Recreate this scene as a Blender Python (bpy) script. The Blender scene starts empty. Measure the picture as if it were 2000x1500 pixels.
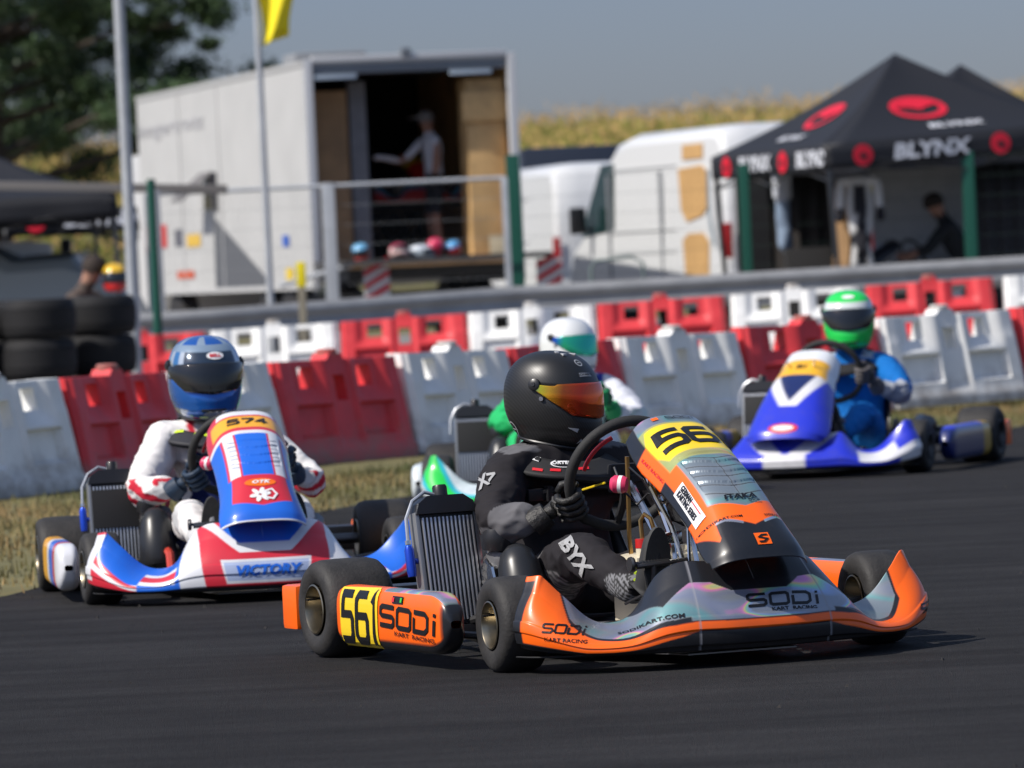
import bpy, bmesh, math, random
import numpy as np
from mathutils import Vector, Matrix
from mathutils.bvhtree import BVHTree
from mathutils import noise as mn
R=math.radians; PI=math.pi
random.seed(7); rng=np.random.default_rng(7)
S=bpy.context.scene; C=S.collection
# ---------------- camera, world, sun, exposure ----------------
cam=bpy.data.cameras.new('camera'); co=bpy.data.objects.new('camera',cam); C.objects.link(co); S.camera=co
cam.sensor_width=36; cam.lens=200; cam.clip_start=.5; cam.clip_end=3000
co.matrix_world=Matrix.Translation((0,0,1.08))@Matrix.Rotation(R(90-1.16),4,'X')@Matrix.Rotation(R(-2.7),4,'Z')
cam.dof.use_dof=True; cam.dof.focus_distance=15.4; cam.dof.aperture_fstop=7.2
S.render.resolution_x=1024; S.render.resolution_y=768
SUN_DIR=Vector((-.80,-.42,.92)).normalized()      # towards the sun
w=bpy.data.worlds.new('World'); S.world=w; w.use_nodes=True
nt=w.node_tree; bg=nt.nodes['Background']; sky=nt.nodes.new('ShaderNodeTexSky'); sky.sky_type='NISHITA'
sky.sun_disc=False; sky.sun_elevation=math.asin(SUN_DIR.z); sky.sun_rotation=math.atan2(SUN_DIR.x,SUN_DIR.y)
sky.altitude=200; sky.air_density=1.0; sky.dust_density=1.0; sky.ozone_density=2.0
tn=nt.nodes.new('ShaderNodeMix'); tn.data_type='RGBA'; tn.blend_type='MULTIPLY'; tn.inputs[0].default_value=1; tn.inputs[7].default_value=(.95,1.0,1.38,1)
tg=nt.nodes.new('ShaderNodeTexCoord'); ts=nt.nodes.new('ShaderNodeSeparateXYZ'); nt.links.new(tg.outputs['Generated'],ts.inputs[0])
te=nt.nodes.new('ShaderNodeMapRange'); te.inputs[1].default_value=.12; te.inputs[2].default_value=.65; te.inputs[3].default_value=0; te.inputs[4].default_value=1; nt.links.new(ts.outputs[2],te.inputs[0])
tm_=nt.nodes.new('ShaderNodeMix'); tm_.data_type='RGBA'; tm_.inputs[6].default_value=(.95,1.0,1.38,1); tm_.inputs[7].default_value=(3.4,3.0,2.75,1)   # overhead sky brightened as added fill for the shade, clear blue-grey low down
nt.links.new(te.outputs[0],tm_.inputs[0]); nt.links.new(tm_.outputs[2],tn.inputs[7])
nt.links.new(sky.outputs[0],tn.inputs[6]); nt.links.new(tn.outputs[2],bg.inputs[0]); bg.inputs[1].default_value=.058
sl=bpy.data.lights.new('sun','SUN'); so=bpy.data.objects.new('sun',sl); C.objects.link(so)
sl.energy=5.0; sl.angle=R(.55); sl.color=(1,.95,.88); so.rotation_euler=SUN_DIR.to_track_quat('Z','Y').to_euler()
V=S.view_settings; V.view_transform='Standard'; V.look='None'; V.exposure=0; V.gamma=1

# ---------------- helpers ----------------
def lin(c):
    return tuple(((x/255)/12.92 if x/255<=.04045 else ((x/255+.055)/1.055)**2.4) for x in c)
_m={}
class _TC:
    def __init__(s,o): s.outputs={'Object':o}
def rnd_coord(n,l):
    tc=n.new('ShaderNodeTexCoord'); oi=n.new('ShaderNodeObjectInfo'); k=n.new('ShaderNodeVectorMath'); k.operation='MULTIPLY'; k.inputs[1].default_value=(13.1,7.7,5.3)
    l.new(oi.outputs['Random'],k.inputs[0]); a=n.new('ShaderNodeVectorMath'); a.operation='ADD'; l.new(tc.outputs['Object'],a.inputs[0]); l.new(k.outputs[0],a.inputs[1]); return _TC(a.outputs[0])
def mat(name,c=(.5,.5,.5),rough=.5,metal=0,coat=0,bump=0,bs=60,var=0,vs=8,spec=.5,trans=0,alpha=1,ior=1.45,aniso=None,emit=0):
    if name in _m: return _m[name]
    m=bpy.data.materials.new(name); m.use_nodes=True; n=m.node_tree.nodes; l=m.node_tree.links; b=n['Principled BSDF']
    b.inputs['Base Color'].default_value=(*c,1); b.inputs['Roughness'].default_value=rough; b.inputs['Metallic'].default_value=metal
    b.inputs['Coat Weight'].default_value=coat; b.inputs['Coat Roughness'].default_value=.05; b.inputs['Specular IOR Level'].default_value=spec
    b.inputs['Transmission Weight'].default_value=trans; b.inputs['Alpha'].default_value=alpha; b.inputs['IOR'].default_value=ior
    tc=rnd_coord(n,l)
    if var:
        t=n.new('ShaderNodeTexNoise'); t.inputs['Scale'].default_value=vs; t.inputs['Detail'].default_value=6; t.inputs['Roughness'].default_value=.65
        l.new(tc.outputs['Object'],t.inputs[0])
        r=n.new('ShaderNodeMapRange'); r.inputs[1].default_value=.25; r.inputs[2].default_value=.75; r.inputs[3].default_value=1-var; r.inputs[4].default_value=1+var
        l.new(t.outputs[0],r.inputs[0])
        x=n.new('ShaderNodeMix'); x.data_type='RGBA'; x.blend_type='MULTIPLY'; x.inputs[0].default_value=1; x.inputs[6].default_value=(*c,1)
        l.new(r.outputs[0],x.inputs[7]); l.new(x.outputs[2],b.inputs['Base Color'])
        r2=n.new('ShaderNodeMapRange'); r2.inputs[3].default_value=rough*.8; r2.inputs[4].default_value=min(1,rough*1.25); l.new(t.outputs[0],r2.inputs[0]); l.new(r2.outputs[0],b.inputs['Roughness'])
    if bump:
        t=n.new('ShaderNodeTexNoise'); t.inputs['Scale'].default_value=bs; t.inputs['Detail'].default_value=4
        l.new(tc.outputs['Object'],t.inputs[0]); u=n.new('ShaderNodeBump'); u.inputs['Strength'].default_value=min(1,bump); u.inputs['Distance'].default_value=.02
        l.new(t.outputs[0],u.inputs['Height']); l.new(u.outputs[0],b.inputs['Normal'])
    _m[name]=m; return m
def attrmat(name,rough=.35,coat=.3,bump=0,bs=40,dirt=0,foil=True):
    """reads colour attribute Col; its alpha marks holographic foil"""
    if name in _m: return _m[name]
    m=mat(name,(.5,.5,.5),rough,0,coat,bump,bs); n=m.node_tree.nodes; l=m.node_tree.links; b=n['Principled BSDF']
    a=n.new('ShaderNodeVertexColor'); a.layer_name='Col'; src=a.outputs[0]
    tc=n.new('ShaderNodeTexCoord')
    if foil:
        t=n.new('ShaderNodeTexNoise'); t.inputs['Scale'].default_value=3.6; t.inputs['Detail'].default_value=.6; t.inputs['Distortion'].default_value=.6
        mp=n.new('ShaderNodeMapping'); mp.inputs['Scale'].default_value=(1.4,1,2.6); l.new(tc.outputs['Object'],mp.inputs[0]); l.new(mp.outputs[0],t.inputs[0])
        cr=n.new('ShaderNodeValToRGB'); e=cr.color_ramp.elements; e[0].position=.0; e[0].color=(.28,.31,.36,1); e[1].position=1; e[1].color=(.30,.33,.39,1)
        for p,c in [(.36,(.27,.32,.35)),(.44,(.19,.40,.40)),(.50,(.30,.33,.36)),(.56,(.27,.30,.40)),(.60,(.32,.34,.42)),(.625,(.85,.30,.60)),(.64,(.90,.70,.30)),(.655,(.35,.75,.45)),(.68,(.34,.46,.70)),(.72,(.30,.33,.38))]:
            q=e.new(p); q.color=(*c,1)
        l.new(t.outputs[0],cr.inputs[0])
        x=n.new('ShaderNodeMix'); x.data_type='RGBA'; l.new(a.outputs[1],x.inputs[0]); l.new(src,x.inputs[6]); l.new(cr.outputs[0],x.inputs[7]); src=x.outputs[2]
        k=n.new('ShaderNodeMath'); k.operation='MULTIPLY'; k.inputs[1].default_value=.55; l.new(a.outputs[1],k.inputs[0]); l.new(k.outputs[0],b.inputs['Metallic'])
    if dirt:
        t=n.new('ShaderNodeTexNoise'); t.inputs['Scale'].default_value=14; t.inputs['Detail'].default_value=8; t.inputs['Roughness'].default_value=.7; l.new(tc.outputs['Object'],t.inputs[0])
        r=n.new('ShaderNodeMapRange'); r.inputs[1].default_value=.5; r.inputs[2].default_value=.8; r.inputs[4].default_value=dirt; l.new(t.outputs[0],r.inputs[0])
        x=n.new('ShaderNodeMix'); x.data_type='RGBA'; l.new(r.outputs[0],x.inputs[0]); l.new(src,x.inputs[6]); x.inputs[7].default_value=(.12,.105,.09,1); src=x.outputs[2]
    l.new(src,b.inputs['Base Color']); return m
def mesh(name,vs,fs,m=None,parent=None,smooth=True,cols=None,sol=0,ang=None,face=None):
    if face is not None:
        tot=0; F3=Vector(face); st=max(1,len(fs)//60)
        for f in fs[::st]: a,b,c=[Vector(vs[i]) for i in f[:3]]; tot+=(b-a).cross(c-a).dot(F3)
        if tot<0: fs=[tuple(f)[::-1] for f in fs]
    me=bpy.data.meshes.new(name); me.from_pydata([tuple(v) for v in vs],[],[tuple(f) for f in fs]); me.update()
    if smooth:
        me.polygons.foreach_set('use_smooth',[True]*len(me.polygons))
        if ang is not None:
            me.set_sharp_from_angle(angle=R(ang))
    if cols is not None:
        at=me.color_attributes.new('Col','FLOAT_COLOR','POINT'); at.data.foreach_set('color',np.array(cols,dtype=np.float32).ravel())
    if m: me.materials.append(m)
    o=bpy.data.objects.new(name,me); C.objects.link(o); 
    if parent: o.parent=parent
    if sol:
        s=o.modifiers.new('s','SOLIDIFY'); s.thickness=sol; s.offset=-1
    return o
def thing(name,label,cat,loc=(0,0,0),rz=0,group=None):
    o=bpy.data.objects.new(name,None); C.objects.link(o); o.location=loc; o.rotation_euler=(0,0,rz); o.empty_display_size=.1
    o['label']=label; o['category']=cat
    if group: o['group']=group
    return o
def tag(o,label=None,cat=None,group=None,kind=None):
    if label: o['label']=label
    if cat: o['category']=cat
    if group: o['group']=group
    if kind: o['kind']=kind
    return o
class MB:
    def __init__(s): s.v=[]; s.f=[]
    def add(s,vs,fs,M=None):
        n=len(s.v)
        s.v+= [tuple(M@Vector(v)) for v in vs] if M is not None else [tuple(v) for v in vs]
        s.f+=[tuple(i+n for i in f) for f in fs]; return s
    def box(s,c,d,bev=.0,M=None,rz=0):
        bm=bmesh.new(); bmesh.ops.create_cube(bm,size=1); bmesh.ops.scale(bm,vec=d,verts=bm.verts)
        if bev: bmesh.ops.bevel(bm,geom=bm.edges[:],offset=bev,segments=2,affect='EDGES',profile=.7)
        if rz: bmesh.ops.rotate(bm,verts=bm.verts,cent=(0,0,0),matrix=Matrix.Rotation(rz,3,'Z'))
        bmesh.ops.translate(bm,vec=c,verts=bm.verts); bm.verts.index_update()
        s.add([v.co[:] for v in bm.verts],[[v.index for v in f.verts] for f in bm.faces],M); bm.free(); return s
    def tube(s,path,r,n=8,closed=False,caps=True,sc=None):
        P=[Vector(p) for p in path]; k=len(P); rr=r if isinstance(r,(list,tuple)) else [r]*k
        vs=[];fs=[]; up=None
        for i in range(k):
            if closed: t=(P[(i+1)%k]-P[i-1]).normalized()
            else: t=(P[min(i+1,k-1)]-P[max(i-1,0)]).normalized()
            if up is None:
                up=Vector((0,0,1)) if abs(t.z)<.9 else Vector((1,0,0))
                up=(up-t*up.dot(t)).normalized()
            else:
                up=(up-t*up.dot(t)); up=up.normalized() if up.length>1e-6 else Vector((0,0,1))
            b=t.cross(up)
            for j in range(n):
                a=2*PI*j/n; vs.append(P[i]+(up*math.cos(a)+b*math.sin(a))*rr[i])
        for i in range(k if closed else k-1):
            for j in range(n):
                a=i*n+j; b_=i*n+(j+1)%n; i2=((i+1)%k)*n; fs.append((a,b_,i2+(j+1)%n,i2+j))
        if caps and not closed:
            fs.append(tuple(range(n))[::-1]); fs.append(tuple(range((k-1)*n,k*n)))
        return s.add(vs,fs)
    def lathe(s,prof,n=32,M=None,close=False):
        vs=[];fs=[]; k=len(prof)
        for r,h in prof:
            for j in range(n):
                a=2*PI*j/n; vs.append((r*math.cos(a),r*math.sin(a),h))
        for i in range(k if close else k-1):
            for j in range(n):
                i2=(i+1)%k; fs.append((i*n+j,i*n+(j+1)%n,i2*n+(j+1)%n,i2*n+j))
        return s.add(vs,fs,M)
    def prism(s,poly,d,M=None):
        n=len(poly); vs=[(x,y,0) for x,y in poly]+[(x,y,d) for x,y in poly]
        fs=[tuple(range(n))[::-1],tuple(range(n,2*n))]+[(i,(i+1)%n,n+(i+1)%n,n+i) for i in range(n)]
        return s.add(vs,fs,M)
    def obj(s,name,m,parent=None,smooth=True,ang=35,**k): return mesh(name,s.v,s.f,m,parent,smooth,ang=ang,**k)
def grid(fn,nu,nv,wrap=False):
    vs=[];fs=[]
    for i in range(nu+(0 if wrap else 1)):
        for j in range(nv+1): vs.append(fn(i/nu,j/nv))
    for i in range(nu):
        for j in range(nv):
            a=i*(nv+1)+j; b=((i+1)%nu if wrap else i+1)*(nv+1)+j; fs.append((a,b,b+1,a+1))
    return vs,fs
def interp(x,xs,ys): return float(np.interp(x,xs,ys))
def smooth_interp(x,xs,ys):
    # monotone-ish catmull interpolation
    i=max(0,min(len(xs)-2,int(np.searchsorted(xs,x)-1))); x0,x1=xs[i],xs[i+1]; h=x1-x0; t=(x-x0)/h
    m0=(ys[i+1]-ys[i-1])/(xs[i+1]-xs[i-1]) if i>0 else (ys[1]-ys[0])/h
    m1=(ys[i+2]-ys[i])/(xs[i+2]-xs[i]) if i+2<len(xs) else (ys[i+1]-ys[i])/h
    return (2*t**3-3*t*t+1)*ys[i]+(t**3-2*t*t+t)*h*m0+(-2*t**3+3*t*t)*ys[i+1]+(t**3-t*t)*h*m1
def axisM(p,z,x=None):
    z=Vector(z).normalized(); x=Vector(x) if x is not None else (Vector((0,0,1)) if abs(z.z)<.9 else Vector((1,0,0)))
    x=(x-z*x.dot(z)).normalized(); y=z.cross(x)
    return Matrix(((x.x,y.x,z.x,p[0]),(x.y,y.y,z.y,p[1]),(x.z,y.z,z.z,p[2]),(0,0,0,1)))
# --- lettering ---
G={'S':[[(1,1),(.12,1),(0,.88),(0,.62),(.12,.5),(.88,.5),(1,.38),(1,.12),(.88,0),(0,0)]],
 'O':[[(.12,1),(.88,1),(1,.88),(1,.12),(.88,0),(.12,0),(0,.12),(0,.88),'c']],
 'D':[[(0,1),(.8,1),(1,.8),(1,.2),(.8,0),(0,0),(0,.72)]],
 'i':[[(.5,.74),(.5,-.09)],[(.5,1.09),(.5,.9)]],'I':[[(.5,1.09),(.5,-.09)]],
 '5':[[(1,1),(.15,1),(.1,.56),(.85,.56),(1,.44),(1,.12),(.85,0),(0,0)]],
 '6':[[(.95,1),(.15,1),(0,.88),(0,.12),(.15,0),(.85,0),(1,.12),(1,.42),(.87,.54),(.12,.54)]],
 '1':[[(.15,.82),(.55,1),(.55,-.07)]],
 '7':[[(0,1),(1,1),(1,.8),(.4,0)]],'3':[[(0,1),(.88,1),(1,.88),(1,.62),(.88,.5),(1,.38),(1,.12),(.88,0),(0,0)]],
 '4':[[(.7,-.06),(.7,1),(.05,.3),(1.05,.3)]]}
def strip(pts,wd):
    closed=pts[-1]=='c'; P=[np.array(p,float) for p in pts if p!='c']; n=len(P); vs=[];fs=[]
    for i in range(n):
        a=P[i-1] if (closed or i>0) else None; b=P[(i+1)%n] if (closed or i<n-1) else None
        d1=(P[i]-a)/np.linalg.norm(P[i]-a) if a is not None else None; d2=(b-P[i])/np.linalg.norm(b-P[i]) if b is not None else None
        if d1 is None: d1=d2
        if d2 is None: d2=d1
        n1=np.array([-d1[1],d1[0]]); n2=np.array([-d2[1],d2[0]]); m=n1+n2; m/=np.linalg.norm(m); k=1/max(.5,float(m@n1))
        vs+= [P[i]+m*wd*k/2,P[i]-m*wd*k/2]
    for i in range(n if closed else n-1):
        j=(i+1)%n; fs.append((2*i,2*i+1,2*j+1,2*j))
    return vs,fs
def glyphs(s,h,wd=.75,gap=.42,stroke=.2,slant=0.0):
    """blocky stroked lettering, centred; returns 2-D verts, faces"""
    vs=[];fs=[];x=0
    for ch in s:
        w_=.38 if ch in 'iI1' else 1.0
        for st in G[ch]:
            sc=[(p if p=='c' else (p[0]*wd*(w_ if ch!='i' and ch!='I' else .3),p[1])) for p in st]
            v,f=strip(sc,stroke); n=len(vs); vs+=[(x+p[0],p[1]) for p in v]; fs+=[tuple(k+n for k in q) for q in f]
        x+=wd*(.3 if ch in 'iI' else w_)+gap
    x-=gap
    return [((p[0]-x/2+slant*(p[1]-.5))*h,(p[1]-.5)*h) for p in vs],fs
def font(s,h,bold=.0,sx=1.0,slant=0):
    c=bpy.data.curves.new('t','FONT'); c.body=s; c.size=h*1.35; c.align_x='CENTER'; c.align_y='CENTER'; c.resolution_u=2; c.offset=bold*h; c.shear=slant
    o=bpy.data.objects.new('t',c); C.objects.link(o); bpy.context.view_layer.update()
    me=bpy.data.meshes.new_from_object(o.evaluated_get(bpy.context.evaluated_depsgraph_get()))
    vs=[(v.co.x*sx,v.co.y) for v in me.vertices]; fs=[tuple(p.vertices) for p in me.polygons]
    bpy.data.objects.remove(o); bpy.data.curves.remove(c); bpy.data.meshes.remove(me); return vs,fs
def poly2(pts): return list(pts),[tuple(range(len(pts)))]
def rect2(w,h,r=0): return poly2([(-w/2,-h/2),(w/2,-h/2),(w/2,h/2),(-w/2,h/2)])
def disc2(a,b=None,n=28): b=b or a; return poly2([(a*math.cos(2*PI*i/n),b*math.sin(2*PI*i/n)) for i in range(n)])
def ring2(a,b,wd,n=28):
    vs=[];fs=[]
    for i in range(n):
        t=2*PI*i/n; vs+=[(a*math.cos(t),b*math.sin(t)),((a-wd)*math.cos(t),(b-wd)*math.sin(t))]; j=(i+1)%n; fs.append((2*i,2*j,2*j+1,2*i+1))
    return vs,fs
def move2(g,dx=0,dy=0,rot=0,s=1):
    c,t=math.cos(rot)*s,math.sin(rot)*s; return [(x*c-y*t+dx,x*t+y*c+dy) for x,y in g[0]],g[1]
def cut2(g,step):
    bm=bmesh.new(); vv=[bm.verts.new((x,y,0)) for x,y in g[0]]
    for f in g[1]:
        try: bm.faces.new([vv[i] for i in f])
        except Exception: pass
    xs=[p[0] for p in g[0]]; ys=[p[1] for p in g[0]]
    for lo,hi,no in ((min(xs),max(xs),(1,0,0)),(min(ys),max(ys),(0,1,0))):
        k=lo+step
        while k<hi:
            bmesh.ops.bisect_plane(bm,geom=bm.verts[:]+bm.edges[:]+bm.faces[:],plane_co=(k*no[0],k*no[1],0),plane_no=no,dist=1e-6); k+=step
    bm.verts.index_update(); r=[(v.co.x,v.co.y) for v in bm.verts],[tuple(v.index for v in f.verts) for f in bm.faces]; bm.free(); return r
class Target:
    """a surface that markings are laid onto"""
    def __init__(s,o): 
        me=o.data; s.o=o; s.b=BVHTree.FromPolygons([v.co for v in me.vertices],[tuple(p.vertices) for p in me.polygons])
def decal(T,g,c,x,y,name,m,off=.0015,step=.012,parent=None,reach=.25):
    x=Vector(x).normalized(); y=Vector(y); y=(y-x*y.dot(x)).normalized(); n=x.cross(y); c=Vector(c); g=cut2(g,step)
    vs=[]; bad=set()
    for k,(a,b) in enumerate(g[0]):
        p=c+x*a+y*b; h=T.b.ray_cast(p+n*reach,-n,reach*2)
        if h[0] is None: bad.add(k); vs.append(p)
        else:
            nn=h[1] if h[1].dot(n)>0 else -h[1]; vs.append(h[0]+n*off*.5+nn*off*.5)
    fs=[f for f in g[1] if not any(i in bad for i in f)]
    if not fs: return None
    return mesh(name,vs,fs,m,parent or T.o,False)
def flat(g,c,x,y,name,m,parent,off=.003):
    x=Vector(x).normalized(); y=Vector(y).normalized(); n=x.cross(y); c=Vector(c)+n*off
    return mesh(name,[c+x*a+y*b for a,b in g[0]],g[1],m,parent,False)
def skin(name,J,E,root,m,parent,sub=2,paint=None,folds=None):
    me=bpy.data.meshes.new(name); ks=list(J); me.from_pydata([J[k][0] for k in ks],[(ks.index(a),ks.index(b)) for a,b in E],[]); me.update()
    o=bpy.data.objects.new(name,me); C.objects.link(o); s=o.modifiers.new('k','SKIN'); s.use_smooth_shade=True
    L=me.skin_vertices[0].data
    for i,k in enumerate(ks):
        r=J[k][1]; L[i].radius=r if isinstance(r,tuple) else (r,r); L[i].use_root=(k==root)
    b=o.modifiers.new('s','SUBSURF'); b.levels=sub; b.render_levels=sub
    bpy.context.view_layer.update()
    nm=bpy.data.meshes.new_from_object(o.evaluated_get(bpy.context.evaluated_depsgraph_get())); o.modifiers.clear(); o.data=nm; nm.name=name
    if folds:
        # cloth creases: ridges that run across the limbs, strongest at elbows, knees and waist
        NB=[v.normal.copy() for v in nm.vertices]; J3=[Vector(J[k][0]) for k in folds]
        for v,nn in zip(nm.vertices,NB):
            d=min((v.co-q).length for q in J3); wgt=.35+.65*max(0,1-d/.16)
            q=Vector((v.co.x*15,v.co.y*10,v.co.z*15)); h=1-abs(mn.noise(q)*2.2); h2=1-abs(mn.noise(q*2.1+Vector((5,3,1)))*2.2)
            v.co+=nn*((h-.55)*.011+(h2-.5)*.005)*wgt
    if paint:
        at=nm.color_attributes.new('Col','FLOAT_COLOR','POINT')
        at.data.foreach_set('color',np.array([(*paint(v.co),0) for v in nm.vertices],dtype=np.float32).ravel())
    nm.materials.clear(); nm.materials.append(m); o.parent=parent
    nm.polygons.foreach_set('use_smooth',[True]*len(nm.polygons)); return o
def copy_tree(o,parent=None):
    c=o.copy(); C.objects.link(c)
    if parent: c.parent=parent
    for ch in list(o.children): copy_tree(ch,c)
    return c
def pin(x,y,P):
    r=False; n=len(P)
    for i in range(n):
        x1,y1=P[i]; x2,y2=P[i-1]
        if (y1>y)!=(y2>y) and x<(x2-x1)*(y-y1)/(y2-y1)+x1: r=not r
    return r
def ramp(x,a,b): t=max(0,min(1,(x-a)/(b-a))); return t*t*(3-2*t)
def gz(x,y):
    z=ramp(y,44,62)*(.10+.018*max(-8,min(10,x)))
    z+=ramp(y,96,150)*3.0
    return z

ORANGE=(.97,.135,.006); BLACK=(.012,.013,.016); YEL=(.85,.60,.02); WHITE=(.72,.72,.70); RED=(.55,.02,.03); BLUE=(.02,.12,.55); GREY=(.25,.25,.26)
M_rub=mat('tyre rubber',(.024,.0225,.0215),.66,var=.45,vs=16,bump=.12,bs=120)
M_rim=mat('magnesium rim',(.36,.31,.22),.32,metal=1,var=.15)
M_rimd=mat('dark rim',(.08,.08,.08),.4,metal=.8)
M_blk=mat('black plastic',(.014,.014,.016),.38,coat=.1)
M_mattblk=mat('matt black',(.012,.012,.013),.7)
M_chr=mat('chrome steel',(.62,.62,.62),.18,metal=1)
M_alu=mat('aluminium',(.45,.45,.46),.38,metal=1,var=.2)
M_steel=mat('dark steel',(.12,.12,.12),.4,metal=.9)
M_bras=mat('brass',(.55,.33,.12),.3,metal=1)
M_redp=mat('red anodised',(.5,.02,.02),.3,coat=.3)
M_ink=mat('black ink',(.008,.008,.01),.4); M_wink=mat('white print',(.75,.75,.75),.4); M_yel=mat('yellow plate',YEL,.4,coat=.3)
M_redink=mat('red print',(.6,.02,.03),.4); M_orink=mat('orange print',ORANGE,.4)
M_body=attrmat('bodywork print',.32,.28,dirt=.12,bump=.03,bs=6)
M_body2=attrmat('bodywork print worn',.3,.4,dirt=.25)
# ---------------- karts ----------------
BP=[(.965,0),(.962,.10),(.945,.20),(.92,.30),(.885,.39),(.84,.475),(.79,.54),(.735,.585),(.68,.60)]
BL=[0];
for i in range(1,len(BP)): BL.append(BL[-1]+math.dist(BP[i],BP[i-1]))
BL=[b/BL[-1] for b in BL]
def bump_pt(t,s):
    a=abs(t); x=smooth_interp(a,BL,[p[0] for p in BP]); y=smooth_interp(a,BL,[p[1] for p in BP])
    zt=smooth_interp(a,[0,.18,.30,.40,.52,.62,.72,.84,.93,1],[.280,.280,.280,.245,.150,.128,.145,.215,.262,.262])
    zt-=HMP[0]*(1-ramp(a,.25,.5))
    zb=interp(a,[0,.7,1],[.050,.052,.075]); D=smooth_interp(a,[0,.2,.4,.6,.8,1],[.12,.12,.15,.17,.10,.04])
    # outward normal in plan
    e=.01; x2=smooth_interp(min(1,a+e),BL,[p[0] for p in BP]); y2=smooth_interp(min(1,a+e),BL,[p[1] for p in BP])
    x1=smooth_interp(max(0,a-e),BL,[p[0] for p in BP]); y1=smooth_interp(max(0,a-e),BL,[p[1] for p in BP])
    tx,ty=x2-x1,y2-y1; L=math.hypot(tx,ty); nx,ny=ty/L,-tx/L
    o=-D*s**2.0+.014*math.sin(PI*min(1,s*1.3))-(.012 if s<.06 else 0)
    # crease along the lower edge
    if .24<s<.40: o+=.004
    return (x+nx*o,(y+ny*o)*(1 if t>=0 else -1),zb+(zt-zb)*s)
NV=[0,.10,.22,.36,.5,.64,.78,.9,1.0]
NX=[.41,.465,.56,.665,.765,.845,.91,.965,.985]; NZ=[.660,.640,.603,.553,.497,.437,.378,.325,.288]
HWS=[1.0]; EGG=[0.0]; PDR=[0.0]; HMP=[0.0]
def nass_pt(u,v,louv=False):
    x=smooth_interp(v,NV,NX); z=smooth_interp(v,NV,NZ)
    v2=min(1,v+.02); v1=max(0,v-.02); tx=smooth_interp(v2,NV,NX)-smooth_interp(v1,NV,NX); tz=smooth_interp(v2,NV,NZ)-smooth_interp(v1,NV,NZ)
    L=math.hypot(tx,tz); nx,nz=-tz/L,tx/L
    hw=smooth_interp(v,[0,.15,.4,.65,.85,1],[.138,.150,.142,.144,.160,.156])*HWS[0]*(1+EGG[0]*math.sin(PI*max(0,min(1,(v-.22)/.86))))
    a=abs(u); drop=interp(v,[0,.2,.5,.8,1],[.075,.11,.115,.09,.06])*a**3.2
    z-=PDR[0]*(.55+.45*v)
    k=0
    if louv and a<.60 and .33<v<.62:
        ph=((v+.045*(a/.6)**2)-.33)/.066; k=-.004*(1-(ph%1))*(1 if ph<4 else 0)
    w=1-.10*max(0,a-.6)/.4
    return (x-nx*drop+nx*k,u*hw*w,z-nz*drop+nz*k)
def pod_pt(t,c,x0=-.385,x1=.385,yc=.650,hd=.043,z0=.045,z1=.215):
    """t along, c around the section; right side handled by sign"""
    x=x0+(x1-x0)*t
    k=1
    if t>.86: q=(t-.86)/.14; k=math.sqrt(max(0,1-q**2.2))
    if t<.06: k=.8+.2*math.sqrt(t/.06)
    a=2*PI*c; ca,sa=math.cos(a),math.sin(a); e=.55
    oy=math.copysign(abs(ca)**e,ca)*hd*(.35+.65*k); oz=math.copysign(abs(sa)**e,sa)*(z1-z0)/2*(.12+.88*k)
    return (x,yc+oy,(z0+z1)/2+oz+ (0.0))
def colgrid(fn,nu,nv,u0,u1,v0,v1,colfn):
    vs=[];fs=[];cs=[]
    for i in range(nu+1):
        for j in range(nv+1):
            u=u0+(u1-u0)*i/nu; v=v0+(v1-v0)*j/nv; vs.append(fn(u,v)); du=(u1-u0)/nu*.34; dv=(v1-v0)/nv*.34
            q=[colfn(u+p*du,v+r_*dv) for p in (-1,0,1) for r_ in (-1,0,1)]; cs.append(tuple(sum(k[m_] for k in q)/9 for m_ in range(4)))
    for i in range(nu):
        for j in range(nv):
            a=i*(nv+1)+j; b=a+nv+1; fs.append((a,b,b+1,a+1))
    return vs,fs,cs
def c4(c,a=0): return (*c,a)
# --- liveries: printed colours of each kart's bodywork ---
def livA_b(t,s):
    a=abs(t)
    lo=interp(a,[0,.26,.34,.52,.60,.8,1],[.23,.24,.18,.11,.085,.10,.10]); hi=interp(a,[0,.26,.36,.58,.66,.78,.86,.90],[.33,.335,.33,.44,.50,.68,1.1,1.2])
    ft=interp(a,[0,.12,.20,.28,.40,.5,.58,.62,.80],[.66,.66,.76,.76,.60,.86,1.1,1.1,1.1])
    if abs(a-.272)<.0028: return c4((.30,.30,.32))
    if s<lo: return c4(BLACK)
    if s<hi: 
        if a>.955 and s<.93: return c4(BLACK)
        return c4(ORANGE)
    if s<hi+(.07 if a>.3 else .02): return c4(BLACK)
    if s<ft and a<.9: return (*GREY,1)
    return c4(BLACK)
def livA_n(u,v):
    a=abs(u)
    if v<.085: return (*GREY,1) if a<.8 else c4(BLACK)
    # plate
    if v<.345 and a<.80:
        if .10<v<.305 and pin(u,v,[(-.88,.20),(-.70,.305),(.80,.305),(.80,.10),(-.70,.10)]): return c4(YEL)
        return (.45,.42,.03,.35)
    if v<.16: return (*GREY,1) if a<.8 else c4(BLACK)
    if v<.345 and a>.72:
        return c4(ORANGE) if .16<v<.28 and a>.80 or v>.22 and a>.72 else (c4(BLACK))
    if v<.62:
        lim=.66
        if a<lim: 
            ph=((v+.045*(a/.6)**2)-.37)/.058
            if a<.60 and 0<=ph<4.2 and ph%1<.14: return c4(BLACK)
            if a<.012 and 0<ph<4: return c4(BLACK)
            return (*GREY,1)
        if a<.90-.0*v: return c4(ORANGE)
        return c4(BLACK)
    b=.735+.055*(1-min(1,a/.5))
    if v<.625+.05*(1-a/.66) and a<.66: return (*GREY,1)
    if v<b and a<.66: return c4(ORANGE)
    if v<b+.012 and .2<a<.66: return (*GREY,1)
    if a>.66 and v<.84-.35*abs(a-.70): return c4(ORANGE)
    return c4(BLACK)
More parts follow.
